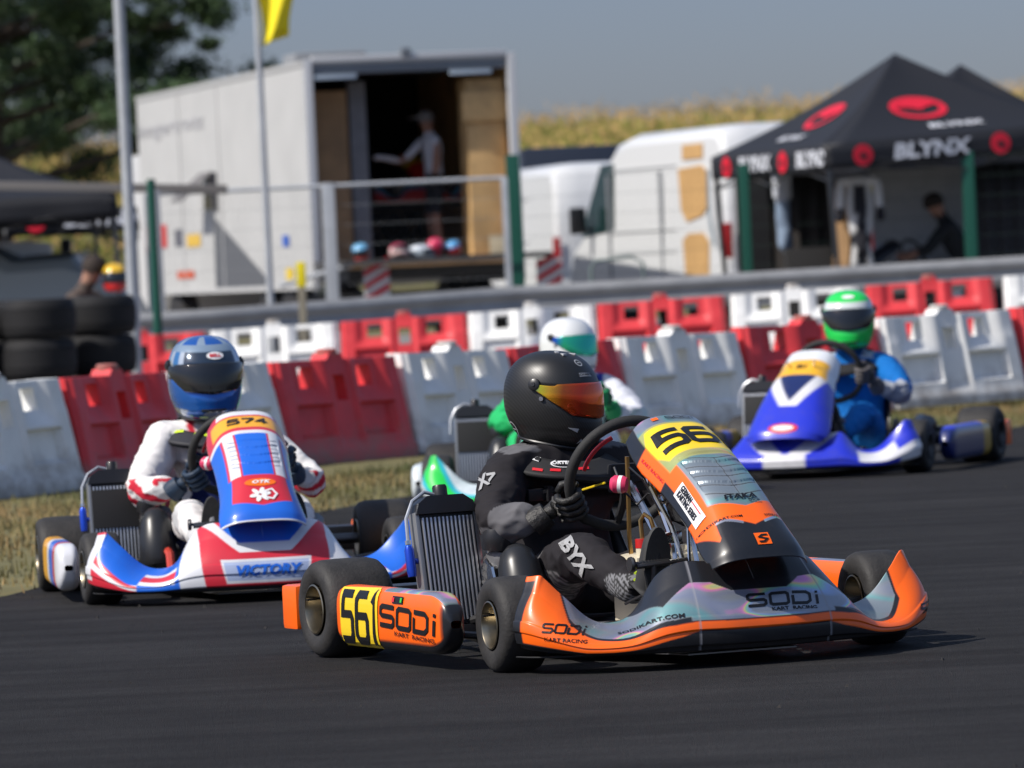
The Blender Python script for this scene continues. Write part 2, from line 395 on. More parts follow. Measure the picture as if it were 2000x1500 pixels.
def livA_p(t,c):
    if t>.97: return c4(BLACK)
    a=c%1
    if .62<a<.92: return c4(BLACK)
    if .16<a<.30 and t>.45: return (*GREY,1)
    if t>.965 and not(.2<a<.3): return c4(BLACK)
    return c4(ORANGE)
Bb=(.015,.13,.62); Br=(.58,.025,.045); Bw=(.66,.67,.70)
def livB_b(t,s):
    a=abs(t)
    if s<.05: return c4(BLACK)
    if a<.37:
        if pin(a,s,[(0,.10),(.20,.10),(.23,.46),(0,.46)]): return c4(Bw) if not pin(a,s,[(0,.14),(.195,.14),(.215,.42),(0,.42)]) else c4((.35,.42,.6))
        m=.56+.42*max(0,a-.13)/.2
        if s<m and a<.27+.10*s: return c4(Br) 
        if s<m+.14 and a<.27+.10*s: return c4(Bw)
        if a<.24 : return c4(Bb)
        return c4(Br) if a<.30+.06*s else c4(Bw)
    if a<.46: return c4(Bw) if (a-.37)<.06+.03*s else c4(Bb)
    q=s-.9*(a-.5)
    if a<.66: return c4(Bb) if q>.62 or q<.22 else (c4(Bw) if q<.36 or q>.54 else c4(Br))
    if a>.93: return c4(Bw) if s>.15 and s<.96 else c4(Br)
    k=s-.15-1.1*(a-.72)
    return c4(Br) if k<0 else (c4(Bw) if k<.10 else (c4(Br) if k<.22 else (c4(Bb) if s>.35 else c4(Bw))))
def livB_n(u,v):
    a=abs(u)
    if v<.07: return c4(Bw) if a<.7 else c4(Br)
    if v<.24:
        if a<.85 and .09<v<.21: return c4((.80,.38,.02))
        return c4(Br) 
    if v<.27: return c4(Bw)
    if v<.62:
        if a<.36: return c4(Bb)
        if a<.41: return c4(Br)
        if a<.66: return c4(Bw)
        if a<.72: return c4(Br)
        return c4(Bb)
    if v<.86-.04*(a/.6): return c4(Br) if a<.64 else c4(Bb)
    return c4(Bb) if v<.985 else c4(Bw)
def livB_p(t,c):
    if t<.34: return c4((.80,.38,.02))
    return c4(Bw) if t<.46 or t>.82 else (c4(Bb) if t<.7 else c4(Br))
Cb=(.02,.035,.52); Cw=(.66,.66,.68)
def livC_b(t,s):
    a=abs(t)
    if s<.05: return c4(BLACK)
    if s<.5:
        if a<.15: return c4(Cw)
    elif .02+.30*(s-.5)<a<.17+.42*(s-.5): return c4(Cw)
    if a<.52: return c4(Cb)
    if a>.80: return c4(Cb) if s>.5 else c4(Cw)
    return c4(Cw) if .25<s<.8 else c4(Cb)
def livC_n(u,v):
    a=abs(u)
    if v<.16: return c4((.68,.70,.72))
    if v<.34: return c4((.80,.42,.02)) if a<.75 else c4((.68,.70,.72))
    if v<.66:
        m=.62*(1-(v-.34)/.34)
        if a<m-.12: return c4((.01,.02,.10))
        if a<m+.16: return c4(Cw)
    return c4(Cb)
def livC_p(t,c): return c4((.01,.02,.12)) if t>.94 else (c4((.45,.28,.03)) if t<.22 else (c4(Cb) if .12<c%1<.45 else c4((.06,.07,.16))))
Dg=(.02,.55,.07); Dw=(.6,.66,.68); Dt=(.02,.40,.50)
def livD_b(t,s):
    k=math.sin(9*t+5*s)
    return c4(BLACK) if s<.06 else (c4(Dg) if k>.25 else (c4(Dw) if k<-.35 else c4(Dt)))
def livD_n(u,v):
    if .09<v<.24 and abs(u)<.8: return c4(YEL)
    k=math.sin(6*u+14*v); return c4(Dg) if k>.2 else (c4(Dw) if k<-.4 else c4(Dt))
def livD_p(t,c): return c4(Dg) if t<.5 else c4(Dw)

def wheel(parent,x,y,r,w,side,rimm,steer=0):
    t=MB(); M=axisM((x,y,r+.001),Vector((math.sin(-steer)*side,math.cos(steer)*side,0)))
    h=w/2; rr=r*.50
    prof=[(rr,-h*.86),(rr*1.08,-h*.93),(r*.72,-h),(r*.86,-h*.98),(r*.95,-h*.86),(r*.99,-h*.66),(r,-h*.3),(r,h*.3),(r*.99,h*.66),(r*.95,h*.86),(r*.86,h*.98),(r*.72,h),(rr*1.08,h*.93),(rr,h*.86)]
    t.lathe(prof,48,M,close=True)
    root=bpy.data.objects.new('wheel',None); C.objects.link(root); root.parent=parent
    tt=t.obj('tyre',M_rub,root,ang=60)
    g=MB(); g.lathe([(rr*1.02,h*.98),(rr*.96,h*1.0),(rr*.93,h*.95),(rr*.88,h*.70),(rr*.80,h*.45),(rr*.72,h*.1),(rr*.55,-h*.02),(rr*.42,h*.0),(rr*.40,h*.18),(rr*.30,h*.22),(.001,h*.22)],36,M)
    g.lathe([(rr*1.02,-h*.98),(rr*.96,-h*1.0),(rr*.88,-h*.7),(rr*.78,-h*.3),(rr*.5,-h*.1),(.001,-h*.1)],36,M)
    for k in range(3):
        a=2*PI*k/3+.4; g.lathe([(.007,h*.05),(.007,h*.16),(.001,h*.18)],8,M@Matrix.Translation((rr*.56*math.cos(a),rr*.56*math.sin(a),0)))
    g.lathe([(.012,h*.2),(.012,h*.45),(.001,h*.48)],10,M)
    g.obj('rim',rimm,root)
    vl=MB(); a=1.1; vl.tube([M@Vector((rr*.83*math.cos(a),rr*.83*math.sin(a),h*.5)),M@Vector((rr*.80*math.cos(a),rr*.80*math.sin(a),h*1.0))],.003,6); vl.obj('valve',M_blk,root)
    return root
WC=Vector((.095,0,.493)); WUP=Vector((.42,0,.907)).normalized(); WN=Vector((-.907,0,.42)).normalized()   # steering wheel centre, its up and its axis to the driver
def kart(name,label,X,Y,yaw,lv,nums,detail=2,rim=None,steer=0,platefg=None,group='racing karts on the track',tilt=0):
    K=thing(name,label,'go-kart',(X,Y,.001),yaw-PI/2,group); K.rotation_euler=(tilt,0,yaw-PI/2)
    name_clean=(nums=='561'); lb,ln,lp=lv; fine=detail==2; rim=rim or M_rim
    # chassis
    c=MB()
    for s in (-1,1):
        c.tube([(-.62,s*.30,.07),(-.2,s*.34,.05),(.30,s*.30,.05),(.55,s*.22,.055),(.72,s*.15,.06)],.015,8)
        c.tube([(.30,s*.30,.05),(.50,s*.36,.075),(.525,s*.43,.10)],.015,8)
        c.tube([(-.30,s*.34,.06),(-.30,s*.56,.09)],.010,6); c.tube([(.22,s*.32,.06),(.22,s*.56,.09)],.010,6)
    c.tube([(.60,-.20,.055),(.60,.20,.055)],.014); c.tube([(-.45,-.33,.06),(-.45,.33,.06)],.014); c.tube([(.74,-.15,.06),(.80,0,.07),(.74,.15,.06)],.012)
    c.obj('chassis',M_steel,K)
    MB().prism([(-.28,-.30),(.26,-.30),(.60,-.20),(.80,-.16),(.80,.16),(.60,.20),(.26,.30),(-.28,.30)],.004,Matrix.Translation((0,0,.030))).obj('floor_pan',M_alu,K)
    MB().tube([(-.525,-.66,.141),(-.525,.66,.141)],.020,12).obj('rear_axle',M_steel,K)
    MB().lathe([(.03,-.004),(.095,-.004),(.095,.004),(.03,.004)],28,axisM((-.525,.16,.141),(0,1,0)),close=True).obj('brake_disc',M_steel,K)
    for s in (-1,1):
        wheel(K,.525,s*.545,.129,.135,s,rim,steer); wheel(K,-.525,s*.60,.140,.205,s,rim)
        MB().tube([(.525,s*.43,.11),(.525,s*.52,.128)],.014,8).obj('stub_axle',M_steel,K)
        MB().tube([(.50,s*.05,.11),(.47,s*.40,.11)],.006,6).obj('track_rod',M_chr,K)
    # front bumper fairing
    nu,nv=((400,90) if fine else (150,40)) if detail else (60,16)
    vs,fs,cs=colgrid(bump_pt,nu,nv,-1,1,0,1,lb); fb=mesh('front_fairing',vs,fs,M_body if fine else M_body2,K,True,cs,sol=.005,face=(1,0,.3))
    vs,fs=grid(lambda u,v:(lambda p:(p[0]-.02-.20*v,p[1]*(1-.05*v),.052-.012*v))(bump_pt(-1+2*u,0)),60,3); mesh('under_tray',vs,fs,M_mattblk,fb,True,sol=.004)
    core=MB()
    core.prism([(.70,-.20),(.86,-.17),(.865,.17),(.70,.20)],.11,Matrix.Translation((0,0,.09))); core.obj('bumper_core',M_mattblk,K,ang=30)
    vs,fs=grid(lambda u,v:((.86-.03*v+.03*math.cos((u-.5)*PI),(u-.5)*.30,.255+.05*(v)*math.cos((u-.5)*2.2)-.03)),16,6)
    # nassau panel
    nu,nv=((130,220) if fine else (50,90)) if detail else (24,30)
    vs,fs,cs=colgrid(lambda u,v:nass_pt(u,v,fine),nu,nv,-1,1,0,1,ln); na=mesh('front_panel',vs,fs,M_body if fine else M_body2,K,True,cs,sol=.004,face=(1,0,1))
    br=MB()
    for s in (-1,1):
        br.tube([(.40,s*.03,.40),(.55,s*.05,.52),(.60,s*.07,.56)],.006,6); br.tube([(.66,s*.10,.08),(.74,s*.09,.20),(.84,s*.08,.34)],.007,6); br.tube([(.50,s*.04,.12),(.46,s*.03,.3),(.40,s*.03,.42)],.008,6)
    br.obj('panel_bracket',M_chr,K)
    # side pods
    for s in (-1,1):
        f=lambda t,c,s=s:(lambda p:(p[0],p[1]*s,p[2]))(pod_pt(t,c))
        n1,n2=(90,72) if fine else (40,32)
        vs,fs,cs=colgrid(f,n1,n2,0,1,0,1,lp)
        m=MB(); n=len(vs); 
        p=mesh('side_pod',vs,fs,M_body if fine else M_body2,K,True,cs)
        e=[f(0,k/24) for k in range(24)]; mesh('pod_end',e,[tuple(range(24))],M_blk,p,False)
        if s<0: podR=p
        else: podL=p
    # rear bumper
    rb=MB(); rb.box((-.755,0,.135),(.10,1.34,.095),.02); rbo=rb.obj('rear_bumper',M_blk,K)
    for s in (-1,1):
        q=MB(); q.box((-.757,s*.60,.138),(.112,.175,.128),.016); q.obj('bumper_cap',mat(name+' bumper cap',lb(.95,.3)[:3],.32,coat=.4),rbo)
    # seat
    def seat(u,v):
        a=(u-.5)*2; th=v
        x=-.10-.34*smooth_interp(th,[0,.25,.5,.75,1],[0,.35,.72,.92,1.0])-.0; z=smooth_interp(th,[0,.25,.5,.75,1],[.10,.055,.13,.28,.42])
        w=interp(th,[0,.5,1],[.19,.19,.17]); up=.11*abs(a)**2.5*interp(th,[0,.2,.6,1],[.5,1,1,.3])
        return (x+up*interp(th,[0,.5,1],[0,.5,1]),a*w,z+up*interp(th,[0,.5,1],[1,.8,.2]))
    vs,fs=grid(seat,20,20); mesh('seat',vs,fs,M_blk,K,True,sol=.006)
    # steering
    sw=bpy.data.objects.new('steering_wheel',None); C.objects.link(sw); sw.parent=K
    Yv=Vector((0,1,0)); rr=.165
    rimp=[]
    for k in range(48):
        a=2*PI*k/48; q=abs(math.sin(a)); r_=rr*(1-.06*(1 if False else 0))
        rimp.append(WC+Yv*(math.cos(a)*r_)+WUP*(math.sin(a)*(r_ if math.sin(a)>-.8 else r_*.96)))
    m=MB(); m.tube(rimp,.0155,12,closed=True); m.obj('wheel_rim',mat('suede grip',(.02,.02,.02),.75,bump=.1,bs=200),sw)
    m=MB()
    for a in (0,PI,-PI/2): m.tube([WC-WN*.03,WC-WN*.02+(Yv*math.cos(a)+WUP*math.sin(a))*.08,WC+(Yv*math.cos(a)+WUP*math.sin(a))*.155],[.018,.012,.010],6)
    m.box(WC-WN*.02,(.03,.11,.08),.01); m.obj('spoke',M_mattblk,sw)
    if fine:
        for a0,a1 in ((2.0,3.0),(.1,1.1)):
            m=MB(); m.tube([WC+(Yv*math.cos(a)+WUP*math.sin(a))*.125+WN*.004 for a in np.linspace(a0,a1,8)],.006,6); m.obj('spoke_trim',M_redink,sw)
    m=MB(); m.tube([WC-WN*.02,Vector((.28,0,.34)),Vector((.52,0,.10))],.011,8); m.obj('steering_column',M_chr,K)
    # tank and pedals
    m=MB(); m.box((.31,0,.165),(.17,.23,.235),.035); m.tube([(.36,-.075,.27),(.36,-.075,.30)],.020,12); m.tube([(.34,.07,.27),(.34,.07,.30)],.030,12); tk=m.obj('fuel_tank',mat('cream plastic',(.62,.56,.42),.4),K)
    m=MB(); m.lathe([(.001,.025),(.021,.025),(.021,0)],16,Matrix.Translation((.36,-.075,.30))); m.obj('tank_cap',M_redp,tk)
    for s in (-1,1):
        m=MB(); m.tube([(.60,s*.17,.06),(.62,s*.17,.16),(.63,s*.17,.27)],.007,6); m.tube([(.63,s*.22,.265),(.63,s*.07,.275)],.007,8); m.tube([(.62,s*.17,.20),(.50,s*.2,.16)],.004,6)
        m.obj('pedal',M_steel,K)
    # engine side: radiator on the right, with hose
    rd=bpy.data.objects.new('radiator',None); C.objects.link(rd); rd.parent=K; rd.location=(-.13,-.430,.075); rd.rotation_euler=(0,R(-10),R(4))
    RW,RH=.185,.34
    m=MB(); m.box((0,0,RH*.52),(.035,RW*.90,RH*.92),.002); m.obj('core',mat('radiator core',(.028,.03,.033),.5,metal=.4),rd)
    m=MB()
    for k in range(13): m.box((.021,-RW*.41+k*RW*.82/12,RH*.52),(.010,.0060,RH*.86),.0018)
    m.obj('fins',mat('bright fins',(.62,.63,.65),.35,metal=.8),rd)
    for s in (-1,1): m=MB(); m.box((0,s*RW*.49,RH*.52),(.045,.012,RH*.96),.003); m.obj('side_rail',mat('grey alloy',(.30,.31,.32),.4,metal=.6),rd)
    m=MB(); m.prism([(-RW*.52,0),(RW*.52,0),(RW*.46,.03),(RW*.30,.05),(-RW*.30,.05),(-RW*.46,.03)],.06,axisM((-.03,0,RH*.98),(1,0,0),(0,1,0))); m.obj('header_tank',M_blk,rd,ang=20)
    m=MB(); m.box((0,0,.0),(.055,RW*1.0,.035),.006); m.obj('lower_tank',M_blk,rd)
    if not name_clean:
        m=MB(); m.box((.028,0,RH*.70),(.006,RW*.93,RH*.42),.002); m.obj('radiator_curtain',M_mattblk,rd)
    m=MB(); m.lathe([(.001,.035),(.018,.034),(.021,.028),(.021,0)],16,Matrix.Translation((0,0,RH*1.12))); m.obj('radiator_cap',M_blk,rd)
    m=MB(); m.tube([(0,0,RH*1.13),(.0,-.05,RH*1.17),(0,-.09,RH*1.10),(0,-.115,RH*.96),(0,-.118,RH*.76)],.0055,8); m.obj('overflow_hose',mat('braided hose',(.45,.47,.5),.35,metal=.6),rd)
    if fine:
        m=MB(); m.lathe([(.001,-.075),(.012,-.075),(.014,-.06),(.014,.0),(.010,.012),(.001,.012)],14,Matrix.Translation((0,-.118,RH*.70)))
        m.tube([(0,-.118,RH*.62),(0,-.09,RH*.60)],.008,8); m.obj('overflow_valve',mat('blue anodised',(.01,.06,.5),.25,metal=.5,coat=.4),rd)
        m=MB(); m.tube([(0,-.118,RH*.745),(0,-.118,RH*.78)],.009,8); m.obj('hose_fitting',M_chr,rd)
    # engine
    en=bpy.data.objects.new('engine',None); C.objects.link(en); en.parent=K; en.location=(-.165,-.285,0)
    m=MB(); m.box((0,.0,.13),(.16,.11,.14),.02); m.lathe([(.055,0),(.06,.02),(.06,.11),(.05,.13),(.001,.13)],20,axisM((.04,0,.18),(.35,0,1)))
    for k in range(4): m.lathe([(.05,0),(.066,.002),(.066,.006),(.05,.008)],20,axisM((.047+.007*k,0,.20+.02*k),(.35,0,1)))
    m.obj('crankcase',mat('cast alloy',(.16,.16,.165),.5,metal=.6,var=.3,vs=20),en)
    m=MB(); m.lathe([(.03,0),(.045,0),(.047,.02),(.047,.04),(.04,.06),(.001,.06)],18,axisM((.08,-.03,.30),(.1,0,1))); m.obj('cylinder_head',M_blk,en)
    m=MB(); m.lathe([(.03,-.006),(.05,-.006),(.05,.006),(.03,.006)],24,axisM((-.04,-.07,.20),(.5,-1,.1)),close=True); m.obj('sprocket',M_bras,en)
    m=MB(); m.box((-.03,-.02,.375),(.06,.05,.05),.012); m.box((-.01,-.01,.33),(.035,.04,.05),.01); m.tube([(.0,.05,.33),(.04,.03,.28),(.05,.0,.24)],.008,6); m.obj('carburettor',M_redp,en)
    m=MB(); m.tube([(.08,-.03,.36),(.085,-.03,.39),(.06,.0,.41),(-.02,.03,.38)],.005,6); m.obj('spark_lead',M_blk,en)
    if fine:
        m=MB(); m.tube([(-.20,-.36,.40),(-.14,-.30,.43),(-.08,-.27,.40),(-.06,-.26,.33)],.010,8); m.tube([(-.14,-.40,.10),(-.06,-.36,.12),(-.02,-.30,.16)],.012,8); m.obj('coolant_hose',M_mattblk,K)
        m=MB(); m.tube([(-.19,-.33,.36),(-.15,-.31,.31),(-.13,-.33,.26),(-.10,-.31,.22)],.006,6); m.obj('ignition_cable',M_redink,K)
        m=MB(); m.tube([(-.10,-.345,.27),(-.06,-.345,.25),(-.05,-.34,.20)],.007,6); m.box((-.075,-.335,.235),(.035,.03,.04),.006); m.tube([(-.10,-.33,.33),(-.10,-.33,.29)],.014,10); m.obj('inlet_tube',M_chr,K)
        m=MB(); m.tube([(.25,-.10,.52),(.32,-.11,.46),(.37,-.09,.42),(.40,-.07,.45)],.0035,5); m.tube([(.22,-.05,.50),(.33,-.09,.52),(.41,-.09,.49),(.45,-.06,.40)],.003,5); m.obj('wiring',M_blk,K)
        m=MB(); m.tube([(.03,-.10,.455),(.14,-.08,.475)],.003,5); m.obj('kill_cable',M_yel,K)
    # airbox: rounded shell in front of engine
    m=MB(); m.lathe([(.001,.17),(.022,.165),(.045,.145),(.058,.11),(.066,.05),(.072,-.04),(.06,-.06),(.001,-.06)],28,axisM((.06,-.30,.155),(-.35,-.02,1))); m.obj('airbox',mat('airbox plastic',(.018,.019,.021),.33),K)
    m=MB(); m.tube([(-.30,.30,.15),(-.50,.33,.20),(-.66,.25,.22)],[.03,.05,.03],12); m.obj('exhaust',M_steel,K)
    # column clutter under the panel: rods, lines, clamps
    if fine:
        m=MB(); m.tube([(.305,-.085,.55),(.302,-.085,.45),(.295,-.085,.33),(.292,-.08,.28)],.0065,8); m.tube([(.36,-.075,.31),(.358,-.078,.375),(.368,-.07,.392),(.385,-.06,.38),(.39,-.05,.34)],.0065,8); m.obj('fuel_line',M_bras,K)
        m=MB()
        m.tube([(.38,-.06,.50),(.43,-.05,.42),(.47,-.04,.34)],.012,8); m.tube([(.36,-.03,.53),(.46,-.02,.50),(.58,-.03,.45)],.008,6); m.tube([(.44,-.08,.47),(.50,-.05,.36),(.55,-.04,.25)],.007,6)
        m.box((.42,-.05,.47),(.05,.04,.05),.008); m.box((.49,-.05,.33),(.04,.05,.03),.006); m.box((.54,-.01,.49),(.06,.09,.02),.005)
        m.tube([(.48,-.09,.51),(.52,-.07,.44),(.56,-.03,.36),(.60,-.05,.26)],.005,6); m.tube([(.40,.04,.52),(.50,.03,.40),(.58,.02,.28)],.01,8); m.obj('column_clamp',M_chr,K)
        m=MB(); m.box((.50,.02,.42),(.09,.10,.10),.02); m.tube([(.40,.0,.60),(.44,.0,.55),(.60,.0,.50)],.02,8); m.obj('data_logger',M_mattblk,K)
        m=MB(); m.lathe([(.001,0),(.020,0),(.024,.01),(.024,.035),(.016,.045),(.001,.045)],18,axisM((.36,-.115,.475),(-.6,-.75,.1))); m.obj('coupling',mat('pink cap',(.62,.04,.12),.4),K)
        m=MB(); m.lathe([(.0165,.011),(.0245,.012),(.0245,.022),(.0165,.023)],18,axisM((.36,-.115,.475),(-.6,-.75,.1)),close=True); m.obj('coupling_band',M_wink,K)
        m=MB(); m.tube([(.62,-.235,.272),(.62,-.12,.276)],.0055,8)
        for k in range(9): m.tube([(.62,-.20+.009*k,.2735),(.62,-.197+.009*k,.2735)],.0075,8)
        m.lathe([(.001,-.006),(.019,-.006),(.021,0),(.019,.006),(.001,.006)],18,axisM((.62,-.232,.272),(0,1,0))); m.obj('pedal_rod',M_steel,K)
        m=MB(); m.tube([(.05,-.25,.10),(.12,-.27,.16),(.20,-.27,.15),(.24,-.27,.07)],.016,8); m.obj('seat_stay',mat('red powder coat',(.5,.05,.03),.4,coat=.3),K)
    return K,dict(b=Target(fb),n=Target(na),p=Target(podR),q=Target(podL))
# ---------------- drivers ----------------
HZ=[.138,.136,.128,.108,.075,.035,-.005,-.045,-.080,-.105,-.120,-.130]
HF=[.0,.028,.058,.093,.122,.140,.147,.151,.155,.152,.142,.118]
HB=[.0,.035,.070,.108,.136,.149,.150,.143,.128,.112,.102,.094]
HS=[.0,.032,.064,.094,.114,.124,.126,.124,.117,.108,.099,.090]
def helm_pt(ph,v,off=0):
    k=v*(len(HZ)-1); xs=list(range(len(HZ)))
    z=smooth_interp(k,xs,HZ); f=smooth_interp(k,xs,HF); b=smooth_interp(k,xs,HB); s=smooth_interp(k,xs,HS)
    c,sn=math.cos(ph),math.sin(ph); e=.93
    x=math.copysign(abs(c)**e,c)*((f if c>0 else b)+off*(1 if k>0 else 0)); y=math.copysign(abs(sn)**e,sn)*(s+off)
    if k>7: z-= .014*max(0,c)*(k-7)/4; z+=.012*max(0,-c)*(k-7)/4
    return (x,y,z)
def helmet(P,pos,yaw,pitch,colfn,shellm,visorm,scale=1.0,tear=None,extras=None):
    H=bpy.data.objects.new('helmet',None); C.objects.link(H); H.parent=P; H.location=pos; H.rotation_euler=(0,pitch,yaw); H.scale=(scale,)*3
    nu,nv=96,72; vs=[];fs=[];cs=[]
    for i in range(nu):
        for j in range(nv+1):
            ph=2*PI*i/nu; v=j/nv; p=Vector(helm_pt(ph,v))
            a=abs((ph+PI)%(2*PI)-PI)
            # eyeport recess and chin bar relief
            zz=p.z
            if a<1.5:
                top=.050-.010*(a/1.45); bot=-.046+.056*(max(0,a-.5)/.95)
                if bot<zz<top: p*=.965
                elif zz<=bot and zz>bot-.012: p*=.99
            if -.10<zz<-.085: p*=.995
            vs.append(p); cs.append((*colfn(ph,v,p),0))
    for i in range(nu):
        for j in range(nv):
            a=i*(nv+1)+j; b=((i+1)%nu)*(nv+1)+j; fs.append((a,b,b+1,a+1))
    sh=mesh('shell',vs,fs,shellm,H,True,cs)
    # visor
    def vis(u,v):
        ph=(u-.5)*2*1.60; a=abs(ph)
        top=.054-.006*a**2-(.004 if a>1.1 else 0); bot=-.052+.014*a+.062*max(0,a-.75)/.85
        if a>1.2: top+= .008*(a-1.2)/.4
        z=top+(bot-top)*v; 
        # find level
        k=interp(-z,[-h for h in HZ],list(range(len(HZ))))/(len(HZ)-1); p=helm_pt(ph,k,.0045); return (p[0],p[1],z)
    vs,fs=grid(vis,60,12); vz=mesh('visor',vs,fs,visorm,H,True,sol=.002)
    for s in (-1,1):
        m=MB(); c=Vector((.002,s*.125,.042)); m.lathe([(.001,.010),(.012,.010),(.018,.007),(.019,0)],18,axisM(c,(0.05,s,.15))); m.lathe([(.001,.013),(.006,.013),(.007,.009)],10,axisM(c,(.05,s,.15))); m.obj('visor_pivot',M_blk,H)
        m=MB(); c=Vector((.028,s*.125,.002)); m.lathe([(.001,.006),(.006,.006),(.008,.002),(.008,0)],12,axisM(c,(.2,s,0))); m.obj('visor_screw',M_alu,H)
    rim=[Vector(helm_pt(2*PI*k/60,1.0))*1.0 for k in range(60)]; m=MB(); m.tube(rim,.006,8,closed=True)
    m.obj('edge_trim',M_blk,H)
    m=MB(); m.tube([Vector(helm_pt(a,.80,.002)) for a in np.linspace(-.35,.35,12)],.004,6); m.obj('chin_vent',M_blk,H)
    vs,fs=grid(lambda u,v:(lambda q:(q[0]*(1-.5*v),q[1]*(1-.5*v),q[2]-.002))(helm_pt(2*PI*u,1.0)),40,3,True); mesh('lining',vs,fs,M_mattblk,H)
    return H,sh,vz
def glove(P,side,phi,m,name='glove'):
    """hand closed round the rim; phi = angle on the wheel from the side"""
    Yv=Vector((0,1,0)); o=(Yv*math.cos(phi)*side+WUP*math.sin(phi)).normalized(); t=(-Yv*math.sin(phi)*side+WUP*math.cos(phi)).normalized(); n=WN
    p=WC+o*.165; g=MB()
    def fing(pts,r):
        g.tube([pts[0]]+pts,[r*.6]+[r]*len(pts),8); q=pts[-1]; d=(pts[-1]-pts[-2]).normalized(); g.tube([q,q+d*r*.5,q+d*r*.9],[r,r*.8,r*.3],8)
    for i,k in enumerate((-.034,-.012,.010,.031)):
        L=[.85,.98,1.0,.93][i]; r=.0105 if i else .009
        fing([p+t*k+n*.020+o*.030,p+t*k*1.02+n*.002+o*.037*1.0,p+t*(k)-n*.022*L+o*.026,p+t*k-n*.031*L+o*.004,p+t*k-n*.026*L-o*.018*L,p+t*k-n*.008-o*.026],r)
    fing([p+t*.030+n*.040+o*.018,p+t*.048+n*.036+o*.002,p+t*.046+n*.028-o*.018,p+t*.036+n*.022-o*.030],.0115)
    wrist=WRIST[side]
    J={'w':(wrist,(.032,.026)),'a':(p*.45+wrist*.55+n*.01,(.030,.024)),'h':(p+n*.040+o*.034,(.034,.022)),'k':(p+n*.018+o*.038,(.036,.013))}
    a=skin(name,J,[('w','a'),('a','h'),('h','k')],'w',m,P,2)
    me=a.data; n0=len(me.vertices); vs=[v.co[:] for v in me.vertices]+g.v; fs=[tuple(q.vertices) for q in me.polygons]+[tuple(i+n0 for i in f) for f in g.f]
    nm=bpy.data.meshes.new(name); nm.from_pydata(vs,[],fs); nm.polygons.foreach_set('use_smooth',[True]*len(nm.polygons)); nm.materials.append(m); a.data=nm
    # padding on the back of the fingers
    q=MB()
    for k in (-.034,-.012,.010,.031):
        q.tube([p+t*k+n*.026+o*.040,p+t*k+n*.008+o*.048,p+t*k-n*.008+o*.046],[.005,.006,.004],6)
    q.obj('knuckle_pad',mat('glove pad',(.035,.033,.031),.6),a)
    c=MB(); d=(p+n*.03+o*.03-wrist).normalized(); c.tube([wrist-d*.035,wrist-d*.01,wrist+d*.018],[.040,.041,.036],16); cf=c.obj('cuff',m,a)
    return a
WRIST={-1:Vector((.005,-.215,.385)),1:Vector((.010,.215,.42))}
